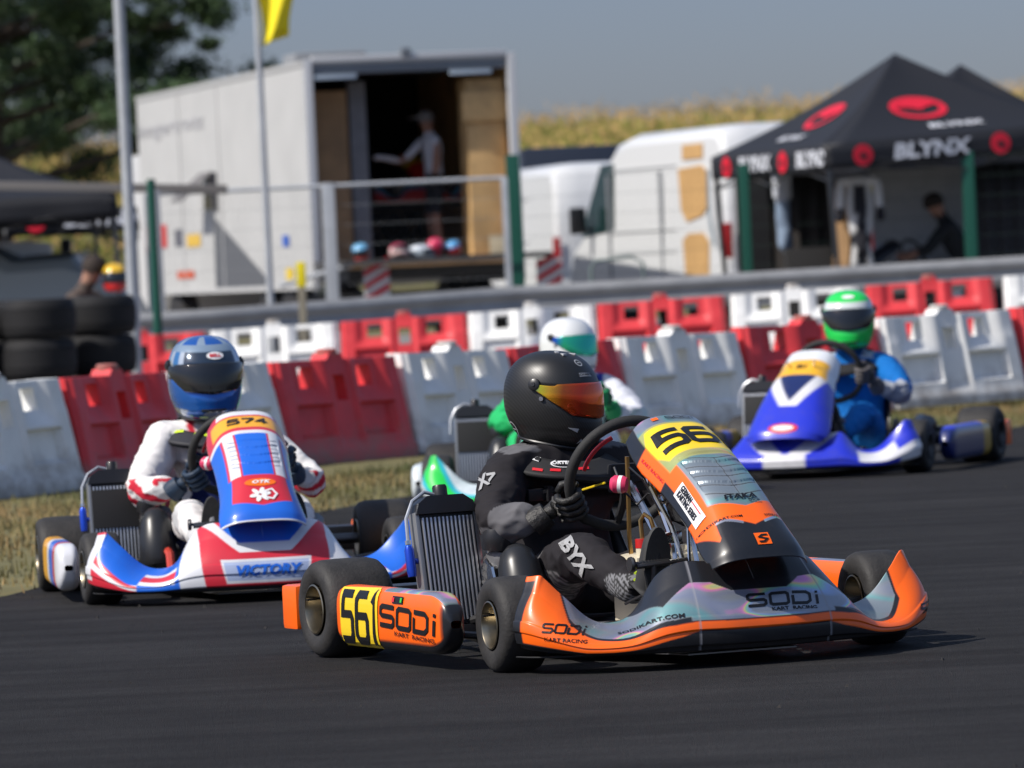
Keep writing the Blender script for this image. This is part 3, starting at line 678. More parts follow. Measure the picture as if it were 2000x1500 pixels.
def driver(K,label,suitm,paint,glm,shoem,helm,lean=0,dz=0,hx=-.315,hy=0,hz=.705,group='kart drivers'):
    P=bpy.data.objects.new('person',None); C.objects.link(P); P.matrix_world=K.matrix_basis.copy(); P['label']=label; P['category']='person'; P['group']=group
    P.location=K.location; P.rotation_euler=K.rotation_euler; P.scale=K.scale
    y=hy
    J={'pel':((-.33,0,.155),(.15,.115)),'bel':((-.37,y*.3,.27),(.145,.11)),'che':((-.36,y*.7,.41),(.170,.122)),'upc':((-.335,y,.50),(.145,.092)),
     'nek':((-.32,y,.565),.062),'hed':((hx,hy,hz-.03),.075),
     'shr':((-.335,y-.170,.510),.084),'elr':((-.085,y*.5-.325,.355),.066),'ferr':((-.04,-.27,.38),.057),'wrr':(WRIST[-1],.036),
     'shl':((-.335,y+.170,.510),.084),'ell':((-.085,y*.5+.325,.365),.066),'ferl':((-.04,.27,.39),.057),'wrl':(WRIST[1],.036),
     'hpr':((-.24,-.10,.145),.095),'thr':((0,-.165,.235),.082),'knr':((.225,-.195,.290),.066),'shnr':((.36,-.185,.245),.060),'anr':((.535,-.165,.185),.043),
     'hpl':((-.24,.10,.145),.095),'thl':((0,.165,.235),.082),'knl':((.225,.195,.290),.066),'shnl':((.36,.185,.245),.060),'anl':((.535,.165,.185),.043)}
    if dz:
        for k_ in ('che','upc','nek','shr','shl'): c_,r_=J[k_]; J[k_]=((c_[0],c_[1],c_[2]+dz),r_)
    J['fer2']=((-.02,-.245,.392),.045); del J['fer2']
    E=[('pel','bel'),('bel','che'),('che','upc'),('upc','nek'),('nek','hed'),('upc','shr'),('shr','elr'),('elr','ferr'),('ferr','wrr'),('upc','shl'),('shl','ell'),('ell','ferl'),('ferl','wrl'),
       ('pel','hpr'),('hpr','thr'),('thr','knr'),('knr','shnr'),('shnr','anr'),('pel','hpl'),('hpl','thl'),('thl','knl'),('knl','shnl'),('shnl','anl')]
    body=skin('body',J,E,'pel',suitm,P,4,paint,('elr','ell','knr','knl','thr','thl','bel','ferr','ferl','shr'))
    for s in (-1,1):
        x0=.545; Js={'h':((x0-.010,s*.158,.165),.040),'b':((x0+.035,s*.152,.255),.042),'t':((x0+.045,s*.148,.325),.034),'e':((x0+.045,s*.146,.350),.024),'a':((x0-.03,s*.165,.215),.042)}
        sh=skin('shoe',Js,[('a','h'),('h','b'),('b','t'),('t','e')],'h',shoem,P,2)
        out=[]
        for k in range(28):
            a=2*PI*k/28; r=.040 if math.sin(a)>0 else .032; out.append((r*math.cos(a)*(1-.12*math.cos(2*a)*0),.118*math.sin(a)))
        MB().prism(out,.016,axisM((x0+.052,s*.150,.252),(1,0,-.12),(0,1,0))).obj('sole',mat('shoe sole',(.045,.044,.040),.6,bump=.1),sh)
        m=MB(); 
        for q in range(3): m.tube([(x0-.005+.006*q,s*.158-.030,.225+.018*q),(x0-.022+.006*q,s*.158,.235+.018*q),(x0-.005+.006*q,s*.158+.030,.225+.018*q)],.004,6)
        m.obj('laces',mat('neon laces',(.45,.6,.03),.6),sh)
        glove(P,s,(-.50 if s<0 else -.10),glm)
    return P,body
def brace(P,y,m,trim=True,dz=0):
    def f(u,v):
        a=2*PI*u; fr=math.cos(a); r=.100+.055*v; return (-.315+r*fr*(1.12 if fr>0 else .85),y+r*1.22*math.sin(a),.566+dz-.040*fr-.042*v)
    vs,fs=grid(f,48,8,True); fs=[q[::-1] for q in fs]; o=mesh('neck_brace',vs,fs,m,P,True,sol=.018); return o
M_glA=mat('black glove leather',(.018,.017,.016),.5,bump=.25,bs=120)
M_shoe=mat('black suede shoe',(.030,.030,.031),.75)
M_suit=attrmat('suit cloth',.8,0,bump=.35,bs=22,foil=False)
# wrinkles: a long-wave bump on the suit material
def wr(m):
    n=m.node_tree.nodes; l=m.node_tree.links; b=n['Principled BSDF']
    for nn in n:
        if nn.type=='BUMP': nn.inputs['Strength'].default_value=.8; nn.inputs['Distance'].default_value=.03
        if nn.type=='TEX_NOISE': nn.inputs['Distortion'].default_value=.9; nn.inputs['Scale'].default_value=7; nn.inputs['Detail'].default_value=1.2
    b.inputs['Specular IOR Level'].default_value=.2
wr(M_suit)
M_carb=mat('carbon shell',(.016,.016,.017),.34,coat=.25)
def carbon(m):
    n=m.node_tree.nodes; l=m.node_tree.links; b=n['Principled BSDF']; tc=n.new('ShaderNodeTexCoord'); wv=n.new('ShaderNodeTexWave'); wv.inputs['Scale'].default_value=55; wv.bands_direction='DIAGONAL'
    l.new(tc.outputs['Object'],wv.inputs[0]); r=n.new('ShaderNodeMapRange'); r.inputs[3].default_value=.008; r.inputs[4].default_value=.020; l.new(wv.outputs[1],r.inputs[0]); l.new(r.outputs[0],b.inputs['Base Color'])
    r=n.new('ShaderNodeMapRange'); r.inputs[3].default_value=.46; r.inputs[4].default_value=.38; l.new(wv.outputs[1],r.inputs[0]); l.new(r.outputs[0],b.inputs['Roughness']); b.inputs['Coat Weight'].default_value=.12; b.inputs['Coat Roughness'].default_value=.3
carbon(M_carb)
def visor_iri(name,stops,rough=.04):
    m=mat(name,(.5,.1,.02),rough,metal=.75,coat=.5); n=m.node_tree.nodes; l=m.node_tree.links; b=n['Principled BSDF']
    tc=n.new('ShaderNodeTexCoord'); sp=n.new('ShaderNodeSeparateXYZ'); l.new(tc.outputs['Object'],sp.inputs[0]); cr=n.new('ShaderNodeValToRGB')
    ab=n.new('ShaderNodeMath'); ab.operation='MULTIPLY'; ab.inputs[1].default_value=6.2; l.new(sp.outputs[0],ab.inputs[0]); l.new(ab.outputs[0],cr.inputs[0])
    e=cr.color_ramp.elements; e[0].position=stops[0][0]; e[0].color=(*stops[0][1],1); e[1].position=stops[-1][0]; e[1].color=(*stops[-1][1],1)
    for p,c in stops[1:-1]: q=e.new(p); q.color=(*c,1)
    l.new(cr.outputs[0],b.inputs['Base Color']); return m
M_visA=visor_iri('amber mirror visor',[(.0,(.03,.25,.20)),(.14,(.55,.50,.02)),(.32,(.75,.38,.02)),(.55,(.45,.09,.01)),(.80,(.68,.05,.015)),(.97,(.72,.12,.02))])
M_visD=visor_iri('green mirror visor',[(.2,(.02,.1,.5)),(.5,(.02,.45,.2)),(.9,(.03,.5,.35))])
M_visK=mat('smoked visor',(.012,.013,.015),.05,coat=.6)
M_shell=attrmat('helmet lacquer',.18,.8,foil=False)
M_suitL=M_suit

# ---------------- front kart: orange, silver and black ----------------
KA,TA=kart('racing_kart','orange, black and holographic silver kart with yellow plates 561, nearest the camera',.262,15.90,R(23.5),(livA_b,livA_n,livA_p),'561',2,steer=R(-4))
def dec(T,g,c,x,y,name,m,**k): return decal(T,g,c,x,y,name,m,**k)
X1=Vector((0,1,0))
SODI=glyphs('SODi',.034,1.55,.42,.24,.18)
def nasN(v): 
    a=Vector(nass_pt(0,v-.03)); b=Vector(nass_pt(0,v+.03)); return (a-b).normalized()
dec(TA['b'],SODI,(.95,.062,.178),(0,1,0),(-.5,0,1),'lettering',M_ink); dec(TA['b'],font('KART  RACING',.010,.03,1.5),(.96,.085,.149),(0,1,0),(-.5,0,1),'lettering',M_ink)
# plate digits, logo and lettering on the front panel
up=nasN(.205)
dec(TA['n'],glyphs('561',.086,.80,.24,.23,.0),(nass_pt(0,.205)[0],.004,nass_pt(0,.205)[2]),(0,1,0),up,'plate_number',M_ink,off=.003)
p=nass_pt(0,.04); dec(TA['n'],glyphs('SODI',.014,1.4,.4,.26),(p[0],.018,p[2]),(0,1,0),(-.9,0,.4),'lettering',M_ink,off=.003)
dec(TA['n'],rect2(.018,.016),(p[0],-.055,p[2]),(0,1,0),(-.9,0,.4),'logo',M_orink,off=.003)
p=nass_pt(0,.655); dec(TA['n'],font('ITAKA',.018,.06,1.35,.15),(p[0]-.016,-.005,p[2]+.014),(0,1,0),nasN(.66),'lettering',M_ink,off=.0045); dec(TA['n'],font('SHOP',.008,.04,1.3),(p[0]-.004,.03,p[2]-.001),(0,1,0),nasN(.66),'lettering',M_ink,off=.0045)
p=nass_pt(0,.875); up=nasN(.88); dec(TA['n'],rect2(.042,.040),(p[0],0,p[2]),(0,1,0),up,'logo',M_orink,off=.002)
ls=strip([(.95,.85),(.50,.85),(.18,.62),(.82,.40),(.5,.13),(.05,.13)],.17); dec(TA['n'],([(a*.034-.017,b*.032-.016) for a,b in ls[0]],ls[1]),(p[0],0,p[2]),(0,1,0),up,'logo',M_ink,off=.004)
dec(TA['n'],font('SODIKART.COM',.008,.03,1.3),(nass_pt(0,.75)[0]-.01,-.078,nass_pt(0,.75)[2]+.006),(0,1,-.12),nasN(.75),'lettering',M_ink,off=.002); dec(TA['n'],font('SODIKART.COM',.008,.03,1.0),(nass_pt(0,.75)[0]-.01,.078,nass_pt(0,.75)[2]+.006),(0,1,.2),nasN(.75),'lettering',M_ink,off=.002)
for s in (-1,1):
    a=Vector(nass_pt(s*.84,.42)); b=Vector(nass_pt(s*.84,.68)); d=(b-a).normalized(); q=Vector(nass_pt(s*.66,.55)); e=(q-Vector(nass_pt(s*.97,.55))).normalized()
    c=(a+b)/2; yv=e if s<0 else -e
    st=dec(TA['n'],rect2(.165,.046),c,d,yv,'sticker',M_wink,off=.0025,step=.01)
    for k,(tx,yy) in enumerate((('GERMAN',.010),('KARTING SERIES',-.009))):
        g=font(tx,.0175,.05,.72); w0=max(v[0] for v in g[0])-min(v[0] for v in g[0])
        dec(TA['n'],move2(g,-.070+w0/2,yy+.002),c,d,yv,'lettering',M_ink,off=.004,step=.01)
    dec(TA['n'],rect2(.06,.003),c+d*.03+yv*(.014),d,yv,'lettering',M_redink,off=.004)
    a=Vector(nass_pt(s*.9,.22)); b=Vector(nass_pt(s*.9,.34)); d=(b-a).normalized()
    dec(TA['n'],font('KART RACING',.010,.02,1.5),(a+b)/2+Vector((-.02,0,.004)),d if s<0 else -d,(Vector(nass_pt(s*.7,.28))-Vector(nass_pt(s,.28))).normalized()*1,'lettering',M_redink,off=.002,step=.01)
# side pod markings
dec(TA['p'],poly2([(-.145,-.092),(.125,-.088),(.135,.080),(.115,.086),(-.145,.082)]),(-.195,-.69,.128),(1,0,0),(0,0,1),'number_plate',M_yel,off=.003)
dec(TA['p'],glyphs('561',.128,.62,.24,.17,.06),(-.200,-.69,.130),(1,0,0),(0,0,1),'plate_number',M_ink,off=.005)
dec(TA['p'],glyphs('SODi',.052,1.8,.50,.26,.12),(.150,-.69,.136),(1,0,-.04),(.1,0,1),'lettering',M_ink,off=.003)
dec(TA['p'],font('KART  RACING',.012,.02,2.5),(.19,-.69,.090),(1,0,-.04),(0,0,1),'lettering',M_ink,off=.003)
dec(TA['p'],rect2(.075,.020),(.08,-.69,.188),(1,0,0),(0,0,1),'sticker',M_ink,off=.003)
dec(TA['p'],rect2(.016,.012),(.052,-.69,.188),(1,0,0),(0,0,1),'sticker',M_redink,off=.005); dec(TA['p'],rect2(.012,.012),(.108,-.69,.188),(1,0,0),(0,0,1),'sticker',mat('green print',(.05,.5,.05),.4),off=.005)
# lettering on the fairing ends
for s in (-1,1):
    a=Vector((.885,s*.39,.12)); d=Vector((.10,.165,0)).normalized() if s<0 else Vector((-.14,.17,0)).normalized()
    c=Vector((.80,-.52,.125)) if s<0 else Vector((.74,.575,.13)); dec(TA['b'],glyphs('SODi',.022,1.2,.34,.22,.12),c+Vector((.0,0,0 if s<0 else -.02)),d-Vector((0,0,.10 if s<0 else -.1)),(-.1,0,1),'lettering',M_ink,off=.002)
    dec(TA['b'],font('KART RACING',.010,.02,1.3),c+Vector((.012,-s*.0,-.03)),d-Vector((0,0,.10)),(-.1,0,1),'lettering',M_ink,off=.002)
dec(TA['b'],font('SODIKART.COM',.013,.03,1.35),(.88,-.30,.128),(.30,.95,0),(-.6,0,.8),'lettering',M_ink,off=.002)

def near(p,c,r): return (p-Vector(c)).length<r
def paintA(p):
    base=(.019,.0172,.0195); g=(.12,.118,.125)
    a=abs(p.y)
    # lower sleeve panel
    if -.20<p.x<.02 and a>.22 and .20<p.z<.45:
        if p.x>-.055 : return g
        if p.z<.36 and p.x>-.12: return g
    if p.z>.555 and .10<a<.20 and p.x<-.26: return g
    if .43<p.x<.52 and a>.10 and p.z<.24: return (.20,.20,.21) if (int(p.x*120)+int(p.z*130))%2 else (.03,.03,.03)
    if -.02<p.x<.14 and a>.12 and p.z<.24: return (.17,.165,.17) if int(p.x*90+p.z*60)%2 else (.05,.05,.05)
    if p.z<.42 and p.z>.33 and a<.16 and p.x>-.3: return (.05,.048,.052)
    return base
PA,bA=driver(KA,'driver in black suit, carbon helmet and amber mirror visor, steering the orange kart',M_suit,paintA,M_glA,M_shoe,None)
def hcA(ph,v,p): return (.016,.016,.017)
HA,shA,vzA=helmet(PA,(-.345,-.010,.708),R(38),R(6),hcA,M_carb,M_visA,.96)
brA=brace(PA,0,M_mattblk)
TbA=Target(bA); TsA=Target(shA)
SP_=mat('silver print',(.34,.34,.34),.5)
I0=Vector((.40,.917,0)); U0=Vector((0,0,1))     # sideways and upward in the driver's own frame
decal(TbA,font('BYX',.040,.06,1.0),(.32,-.26,.285),I0*.57-U0*.82,I0*.82+U0*.57,'lettering',SP_,off=.007,step=.008,parent=bA)
decal(TbA,font('BYX>',.030,.05,1.1,.2),(-.27,-.285,.475),I0*.85+U0*.5,-I0*.5+U0*.85,'lettering',SP_,off=.006,step=.008,parent=bA)
TB=Target(brA)
def onb(g,c,name,m,off=.002,tilt=0): decal(TB,move2(g,0,0,tilt),c,I0,Vector((-.25,.1,1)),name,m,off=off,step=.008)
for (x,y,z,t) in ((-.22,-.124,.506,-.25),(-.22,-.069,.495,-.1),(-.22,.018,.492,.15)): onb(rect2(.030,.009),(x,y,z),'strap_slot',M_redink,.003,t)
onb(disc2(.040,.015),(-.22,-.040,.516),'badge',M_wink,.003); onb(disc2(.036,.0125),(-.22,-.040,.516),'badge',M_ink,.0045); onb(font('ORTEMA',.011,.04,1.2),(-.22,-.040,.516),'lettering',M_wink,.006)
onb(rect2(.036,.016),(-.22,-.133,.552),'patch',M_wink,.003,-.5); onb(font('ONB',.012,.08,1.1),(-.22,-.133,.552),'lettering',M_ink,.0045,-.5)
# strap buckle on chest, helmet marks
m=MB(); m.box((-.225,-.135,.438),(.03,.06,.035),.006,rz=.2); m.box((-.22,-.095,.440),(.03,.02,.045),.004,rz=.2); m.tube([(-.24,-.17,.44),(-.20,-.05,.45),(-.205,.06,.45),(-.24,.16,.45)],.008,6); m.obj('chest_strap',M_blk,PA)
sg=mat('grey print',(.42,.43,.44),.35)
for ph,v,h in ((-.0,.335,'ring'),):
    p=Vector(helm_pt(-.22,.27)); n=Vector((1,-.3,.9)).normalized()
    xx=Vector((.22,1,0)); yy=Vector((-.75,.1,.75))
    decal(TsA,ring2(.014,.014,.0035),p,xx,yy,'badge',sg,off=.0015); decal(TsA,rect2(.012,.004),p,xx,yy,'badge',sg,off=.0015)
    p=Vector(helm_pt(-.22,.36)); decal(TsA,rect2(.052,.012),p,xx,(-.4,.1,.9),'badge',sg,off=.0015); decal(TsA,font('SCHUBERTH',.0075,.05,1.0),p,xx,(-.4,.1,.9),'lettering',M_ink,off=.003)
for (ph,v) in ((-.9,.10),(-.55,.16),(.25,.16)):
    m=MB(); p=Vector(helm_pt(ph,v)); m.box(p,(.022,.012,.006),.002,rz=ph); m.obj('air_vent',sg,HA)
p=Vector(helm_pt(-2.35,.80)); decal(TsA,ring2(.022,.022,.003),p,(.7,-.7,0),(0,0,1),'badge',sg,off=.0015); decal(TsA,rect2(.03,.003),p,(.7,-.7,0),(0,0,1),'badge',sg,off=.0015)
decal(TsA,poly2([(-.018,.008),(.016,.006),(.012,-.006)]),helm_pt(-.75,.74),(.7,.7,0),(0,0,1),'chin_vent_mark',sg,off=.0015)
decal(TsA,poly2([(-.012,-.008),(0,.009),(.012,-.006),(0,.001)]),helm_pt(-.55,.86),(.6,.8,0),(0,0,1),'chin_vent_mark',sg,off=.0015)

# ---------------- left kart: blue, red and white ----------------
HWS[0]=1.06
KB,TB_=kart('racing_kart','blue, red and white kart with orange number plate, at the left edge of the track',-.985,19.95,R(8.5),(livB_b,livB_n,livB_p),'574',2,rim=M_rim,steer=R(3))
HWS[0]=1.0; p=nass_pt(0,.15); dec(TB_['n'],glyphs('574',.040,1.0,.28,.24,.1),(p[0],0,p[2]),(0,1,0),nasN(.15),'plate_number',M_ink,off=.003)
p=nass_pt(0,.685); dec(TB_['n'],disc2(.055,.019),(p[0],0,p[2]),(0,1,0),nasN(.69),'logo',mat('orange badge',(.85,.16,.01),.35),off=.002); dec(TB_['n'],font('OTK',.016,.05,1.4,.3),(p[0],0,p[2]),(0,1,0),nasN(.69),'lettering',M_wink,off=.004)
p=nass_pt(0,.785); wp=M_wink; up=nasN(.78)
for k in range(6):
    a=2*PI*k/6+.2; g=move2(disc2(.017,.009,10),math.cos(a)*.022-.006,math.sin(a)*.020,a); dec(TB_['n'],g,(p[0],0,p[2]),(0,1,0),up,'logo',wp,off=.003)
dec(TB_['n'],ring2(.026,.030,.009,5),(p[0],.030,p[2]),(0,1,0),up,'logo',wp,off=.0045)
dec(TB_['b'],font('VICTORY',.036,.06,1.1,.2),(.97,.0,.115),(0,1,0),(-.2,0,1),'lettering',mat('blue print',Bb,.4),off=.003)
for s in (-1,1):
    for k in range(7):
        q=nass_pt(s*.52,.33+.035*k); dec(TB_['n'],move2(rect2(.030,.0035),0,0,.5*s),q,(0,1,0),nasN(.4),'louvre',mat('grey line',(.3,.33,.4),.5),off=.0015)
KB.scale=(.96,.96,.96)
def paintB(p):
    a=abs(p.y); w_=(.68,.66,.64); r=(.50,.02,.04)
    if p.z<.24 and p.x<.1 or (p.x>-.3 and a<.14 and p.z<.5): return (.012,.02,.09)
    if p.x>.0 and a>.09 and p.z<.42: return w_ if int(p.x*14)%3 else (.5,.5,.5)
    if a>.14 and p.x>-.12 and p.z<.42: return r if int((p.x+p.z)*28)%2 else w_
    if .115<a<.145 and p.z>.45: return r
    if a<.06 and p.z>.5: return (.02,.02,.02)
    return w_
PB,bB=driver(KB,'driver in white and red suit and shiny blue helmet, in the blue and red kart',M_suit,paintB,mat('navy glove',(.012,.03,.06),.6,bump=.2),mat('white shoe',(.5,.5,.5),.6),None,dz=.04,hx=-.31,hy=-.055,hz=.76)
def hcB(ph,v,p):
    a=abs((ph+PI)%(2*PI)-PI)
    if v<.10: return (.02,.15,.55)
    if v<.26: return (.015,.12,.48) if math.sin(ph*6)>-.5 else (.35,.45,.55)
    if v<.32: return (.30,.40,.50)
    if v<.46: return (.03,.05,.08) if (a<.8) else ((.50,.56,.62) if int(ph*4)%2 else (.05,.2,.45))
    if v<.52: return (.35,.45,.60)
    if v>.80: return (.28,.33,.42) if math.sin(ph*5+v*9)>0 else (.03,.12,.4)
    return (.015,.12,.48)
M_shB=attrmat('chrome blue lacquer',.14,.9,foil=False); _m['chrome blue lacquer'].node_tree.nodes['Principled BSDF'].inputs['Metallic'].default_value=.45
HB_,shB,vzB=helmet(PB,(-.31,-.065,.782),R(5),R(4),hcB,M_shB,M_visK,1.08)
T_=Target(shB); decal(T_,disc2(.030,.014),helm_pt(.12,.36),(-.1,1,0),(-.3,0,1),'badge',M_wink,off=.003); decal(T_,font('BELL',.012,.05,1.2),helm_pt(.12,.36),(-.1,1,0),(-.3,0,1),'lettering',M_redink,off=.0045)
decal(T_,font('SPARCO',.012,.04,1.2),helm_pt(.1,.475),(0,1,0),(0,0,1),'lettering',M_wink,off=.004)
brB=brace(PB,-.06,mat('neon and black brace',(.02,.02,.025),.6),dz=.045); Tq=Target(brB)
decal(Tq,rect2(.06,.03),(-.22,-.17,.60),(.25,1,0),(-.35,.1,1),'neon_panel',mat('neon yellow',(.55,.75,.02),.5),off=.003); decal(Tq,rect2(.05,.02),(-.19,-.10,.575),(.25,1,-.2),(-.35,.1,1),'neon_panel',_m['neon yellow'],off=.003)

# ---------------- right kart: royal blue and white ----------------
HWS[0]=1.12; EGG[0]=.36; PDR[0]=.085; HMP[0]=.075
KC,TC=kart('racing_kart','royal blue and white kart seen from its left side, farthest right on the track',1.60,28.2,R(-19),(livC_b,livC_n,livC_p),'574',1,rim=M_rimd,steer=R(2))
p=nass_pt(0,.88); dec(TC['n'],disc2(.075,.030),(p[0],0,p[2]),(0,1,0),nasN(.88),'logo',M_redink,off=.002); dec(TC['n'],disc2(.055,.016),(p[0],0,p[2]),(0,1,0),nasN(.88),'logo',M_wink,off=.004)
p=nass_pt(0,.25); dec(TC['n'],glyphs('51',.030,1.0,.28,.24,.1),(p[0],0,p[2]),(0,1,0),nasN(.25),'plate_number',M_ink,off=.003)
HWS[0]=1.0; EGG[0]=0; PDR[0]=0; HMP[0]=0
def paintC(p):
    if abs(p.y)>.2 and p.x>-.09 and p.z>.3 and p.x<.04: return (.30,.32,.36)
    if p.z>.55 and abs(p.y)>.07 and abs(p.y)<.13: return (.35,.42,.5)
    return (.006,.13,.42)
PC_,bC=driver(KC,'driver in bright blue suit with neon green helmet, in the royal blue and white kart',M_suit,paintC,mat('grey glove',(.10,.09,.09),.6),M_shoe,None,hz=.70)
def hcC(ph,v,p):
    a=abs((ph+PI)%(2*PI)-PI)
    if .34<v<.43 and a<1.7: return (.62,.66,.64)
    return (.015,.60,.085)
HC,shC,_v=helmet(PC_,(-.30,.002,.752),R(16),R(3),hcC,M_shell,M_visK,1.03)
decal(Target(shC),disc2(.030,.013),helm_pt(-.0,.27),(0,1,0),(-.6,0,.8),'badge',M_wink,off=.003)
brace(PC_,0,M_mattblk)

# ---------------- kart hidden behind the front driver ----------------
KD,TD=kart('racing_kart','green, white and turquoise kart half hidden behind the front driver',.240,26.0,R(-5),(livD_b,livD_n,livD_p),'512',1,rim=M_rimd)
def paintD(p): return (.02,.40,.12) if p.y<-.17 and p.z>.2 else (.60,.61,.66) if not(.13<abs(p.y)<.16 and p.z>.45) else (.03,.05,.3)
PD,bD=driver(KD,'driver in white suit and white helmet with green mirror visor, behind the front driver',M_suit,paintD,mat('green glove',(.02,.3,.1),.6),M_shoe,None,hz=.69)
helmet(PD,(-.30,.0,.715),R(52),R(2),lambda ph,v,p:(.70,.71,.70),M_shell,M_visD,.93)
brace(PD,0,M_mattblk)
# ---------------- ground, track, verge ----------------
def groundmat(name,c1,c2,sc,c3=None,rough=.9,bump=.3,bs=60):
    m=mat(name,c1,rough,bump=bump,bs=bs); n=m.node_tree.nodes; l=m.node_tree.links; b=n['Principled BSDF']; tc=n.new('ShaderNodeTexCoord')
    t=n.new('ShaderNodeTexNoise'); t.inputs['Scale'].default_value=sc; t.inputs['Detail'].default_value=7; t.inputs['Roughness'].default_value=.7; l.new(tc.outputs['Object'],t.inputs[0])
    cr=n.new('ShaderNodeValToRGB'); e=cr.color_ramp.elements; e[0].position=.35; e[0].color=(*c1,1); e[1].position=.65; e[1].color=(*c2,1)
    if c3: q=e.new(.8); q.color=(*c3,1)
    l.new(t.outputs[0],cr.inputs[0]); l.new(cr.outputs[0],b.inputs['Base Color']); return m
M_gr=groundmat('dry grass soil',(.10,.095,.035),(.17,.145,.06),3.0,(.22,.17,.09))
xs=list(np.linspace(-160,-12,12))+list(np.linspace(-10,12,34))+list(np.linspace(14,160,12)); ys=list(np.linspace(-10,40,14))+list(np.linspace(42,66,13))+list(np.linspace(70,160,31))+list(np.linspace(170,900,20))
vs=[(x,y,gz(x,y)) for x in xs for y in ys]; n_=len(ys); fs=[(i*n_+j,(i+1)*n_+j,(i+1)*n_+j+1,i*n_+j+1) for i in range(len(xs)-1) for j in range(n_-1)]
tag(mesh('ground',vs,fs,M_gr),kind='structure')
M_asp=groundmat('asphalt',(.0235,.0227,.0232),(.0345,.0335,.0340),1.1,(.038,.0372,.0376),rough=.88,bump=.8,bs=260)
M_asp.node_tree.nodes['Principled BSDF'].inputs['Specular IOR Level'].default_value=.18
def asp(m):
    n=m.node_tree.nodes; l=m.node_tree.links; b=n['Principled BSDF']; cr=[x for x in n if x.type=='VALTORGB'][0]; tc=n.new('ShaderNodeTexCoord')
    # fine aggregate and stretched rubber streaks
    t=n.new('ShaderNodeTexNoise'); t.inputs['Scale'].default_value=170; t.inputs['Detail'].default_value=2; l.new(tc.outputs['Object'],t.inputs[0])
    r=n.new('ShaderNodeMapRange'); r.inputs[1].default_value=.3; r.inputs[2].default_value=.7; r.inputs[3].default_value=.55; r.inputs[4].default_value=1.5; l.new(t.outputs[0],r.inputs[0])
    mp=n.new('ShaderNodeMapping'); mp.inputs['Rotation'].default_value=(0,0,.15); mp.inputs['Scale'].default_value=(.35,3.2,1); l.new(tc.outputs['Object'],mp.inputs[0])
    t2=n.new('ShaderNodeTexNoise'); t2.inputs['Scale'].default_value=1.6; t2.inputs['Detail'].default_value=5; l.new(mp.outputs[0],t2.inputs[0])
    r2=n.new('ShaderNodeMapRange'); r2.inputs[1].default_value=.3; r2.inputs[2].default_value=.7; r2.inputs[3].default_value=.66; r2.inputs[4].default_value=1.22; l.new(t2.outputs[0],r2.inputs[0])
    k=n.new('ShaderNodeMath'); k.operation='MULTIPLY'; l.new(r.outputs[0],k.inputs[0]); l.new(r2.outputs[0],k.inputs[1])
    x=n.new('ShaderNodeMix'); x.data_type='RGBA'; x.blend_type='MULTIPLY'; x.inputs[0].default_value=1; l.new(cr.outputs[0],x.inputs[6]); l.new(k.outputs[0],x.inputs[7]); l.new(x.outputs[2],b.inputs['Base Color'])
asp(M_asp)
EDGE=[(-8,11.5),(-2.7,18.0),(-1.83,20.2),(-1.45,22.6),(-1.2,24.6),(-.90,26.3),(-.3,28.3),(.9,29.6),(1.7,30.6),(2.32,31.6),(3.0,33.8),(4.2,37),(7,42)]
tp=EDGE+[(70,42),(70,-9),(-40,-9)]
me=mesh('race_track',[(x,y,.004) for x,y in tp],[tuple(range(len(tp)))],M_asp,None,False); tag(me,kind='structure')
M_pad=groundmat('paddock gravel',(.16,.155,.15),(.24,.23,.215),2,rough=.95)
vs,fs=grid(lambda u,v:(-30+60*u,46+48*v,gz(-30+60*u,46+48*v)+.004),30,24); tag(mesh('paddock',vs,fs,M_pad),kind='structure')
# dry grass on the verge (stuff)
E2=[Vector((x,y,0)) for x,y in EDGE]
def edgeX(y): return interp(y,[p[1] for p in EDGE],[p[0] for p in EDGE])
vs=[];fs=[];cs=[]
cl=rng.random((900,2))
for k in range(52000):
    y=17+25*rng.random()**.8
    ex=edgeX(y); x=ex+.04-rng.random()**.85*(3.4 if y<30 else 3.0)
    if math.sin(x*3.1+y*1.3)*math.sin(x*2.2-y*1.7)<-.45 and rng.random()<.75: continue
    h=.018+.045*rng.random()**2; a=rng.random()*2*PI; w_=.0035+.003*rng.random(); d=h*.6*(rng.random()-.2)
    c,s=math.cos(a),math.sin(a); n0=len(vs)
    vs+=[(x-c*w_,y-s*w_,0),(x+c*w_,y+s*w_,0),(x+s*d,y-c*d,h)]; fs.append((n0,n0+1,n0+2))
    g=rng.random(); pt=.5+.5*math.sin(x*1.7+1.3*math.sin(y*.9)); g=g*.6+pt*.45
    hue=.5+.5*math.sin(x*2.6+y*1.1)*math.sin(x*1.1-y*.7+2); hue=min(1,max(0,hue*.8+.35*(rng.random()-.3)))
    col=(.07+hue*(.08+.26*g),.095+hue*(.03+.14*g),.028+hue*(.015+.08*g),0); cs+=[col]*3
M_grs=attrmat('grass blades',.8,0,foil=False)
tag(mesh('verge_grass',vs,fs,M_grs,None,False,cs),kind='stuff')
# crumbs of rubber and small stones off the racing line
vs=[];fs=[]
for k in range(900):
    y=8+30*rng.random(); x=(edgeX(y)+.02+rng.random()**2*1.6) if k<650 else (-1.5+5*rng.random())
    r_=.003+.006*rng.random()**2; n0=len(vs); a=rng.random()*6
    vs+=[(x+r_*math.cos(a+q*2.1),y+r_*math.sin(a+q*2.1)*1.4,.004) for q in range(3)]+[(x,y,.004+r_*1.1)]; fs+=[(n0,n0+1,n0+3),(n0+1,n0+2,n0+3),(n0+2,n0,n0+3)]
tag(mesh('track_grit',vs,fs,mat('rubber grit',(.022,.020,.019),.95),None,False),kind='stuff')
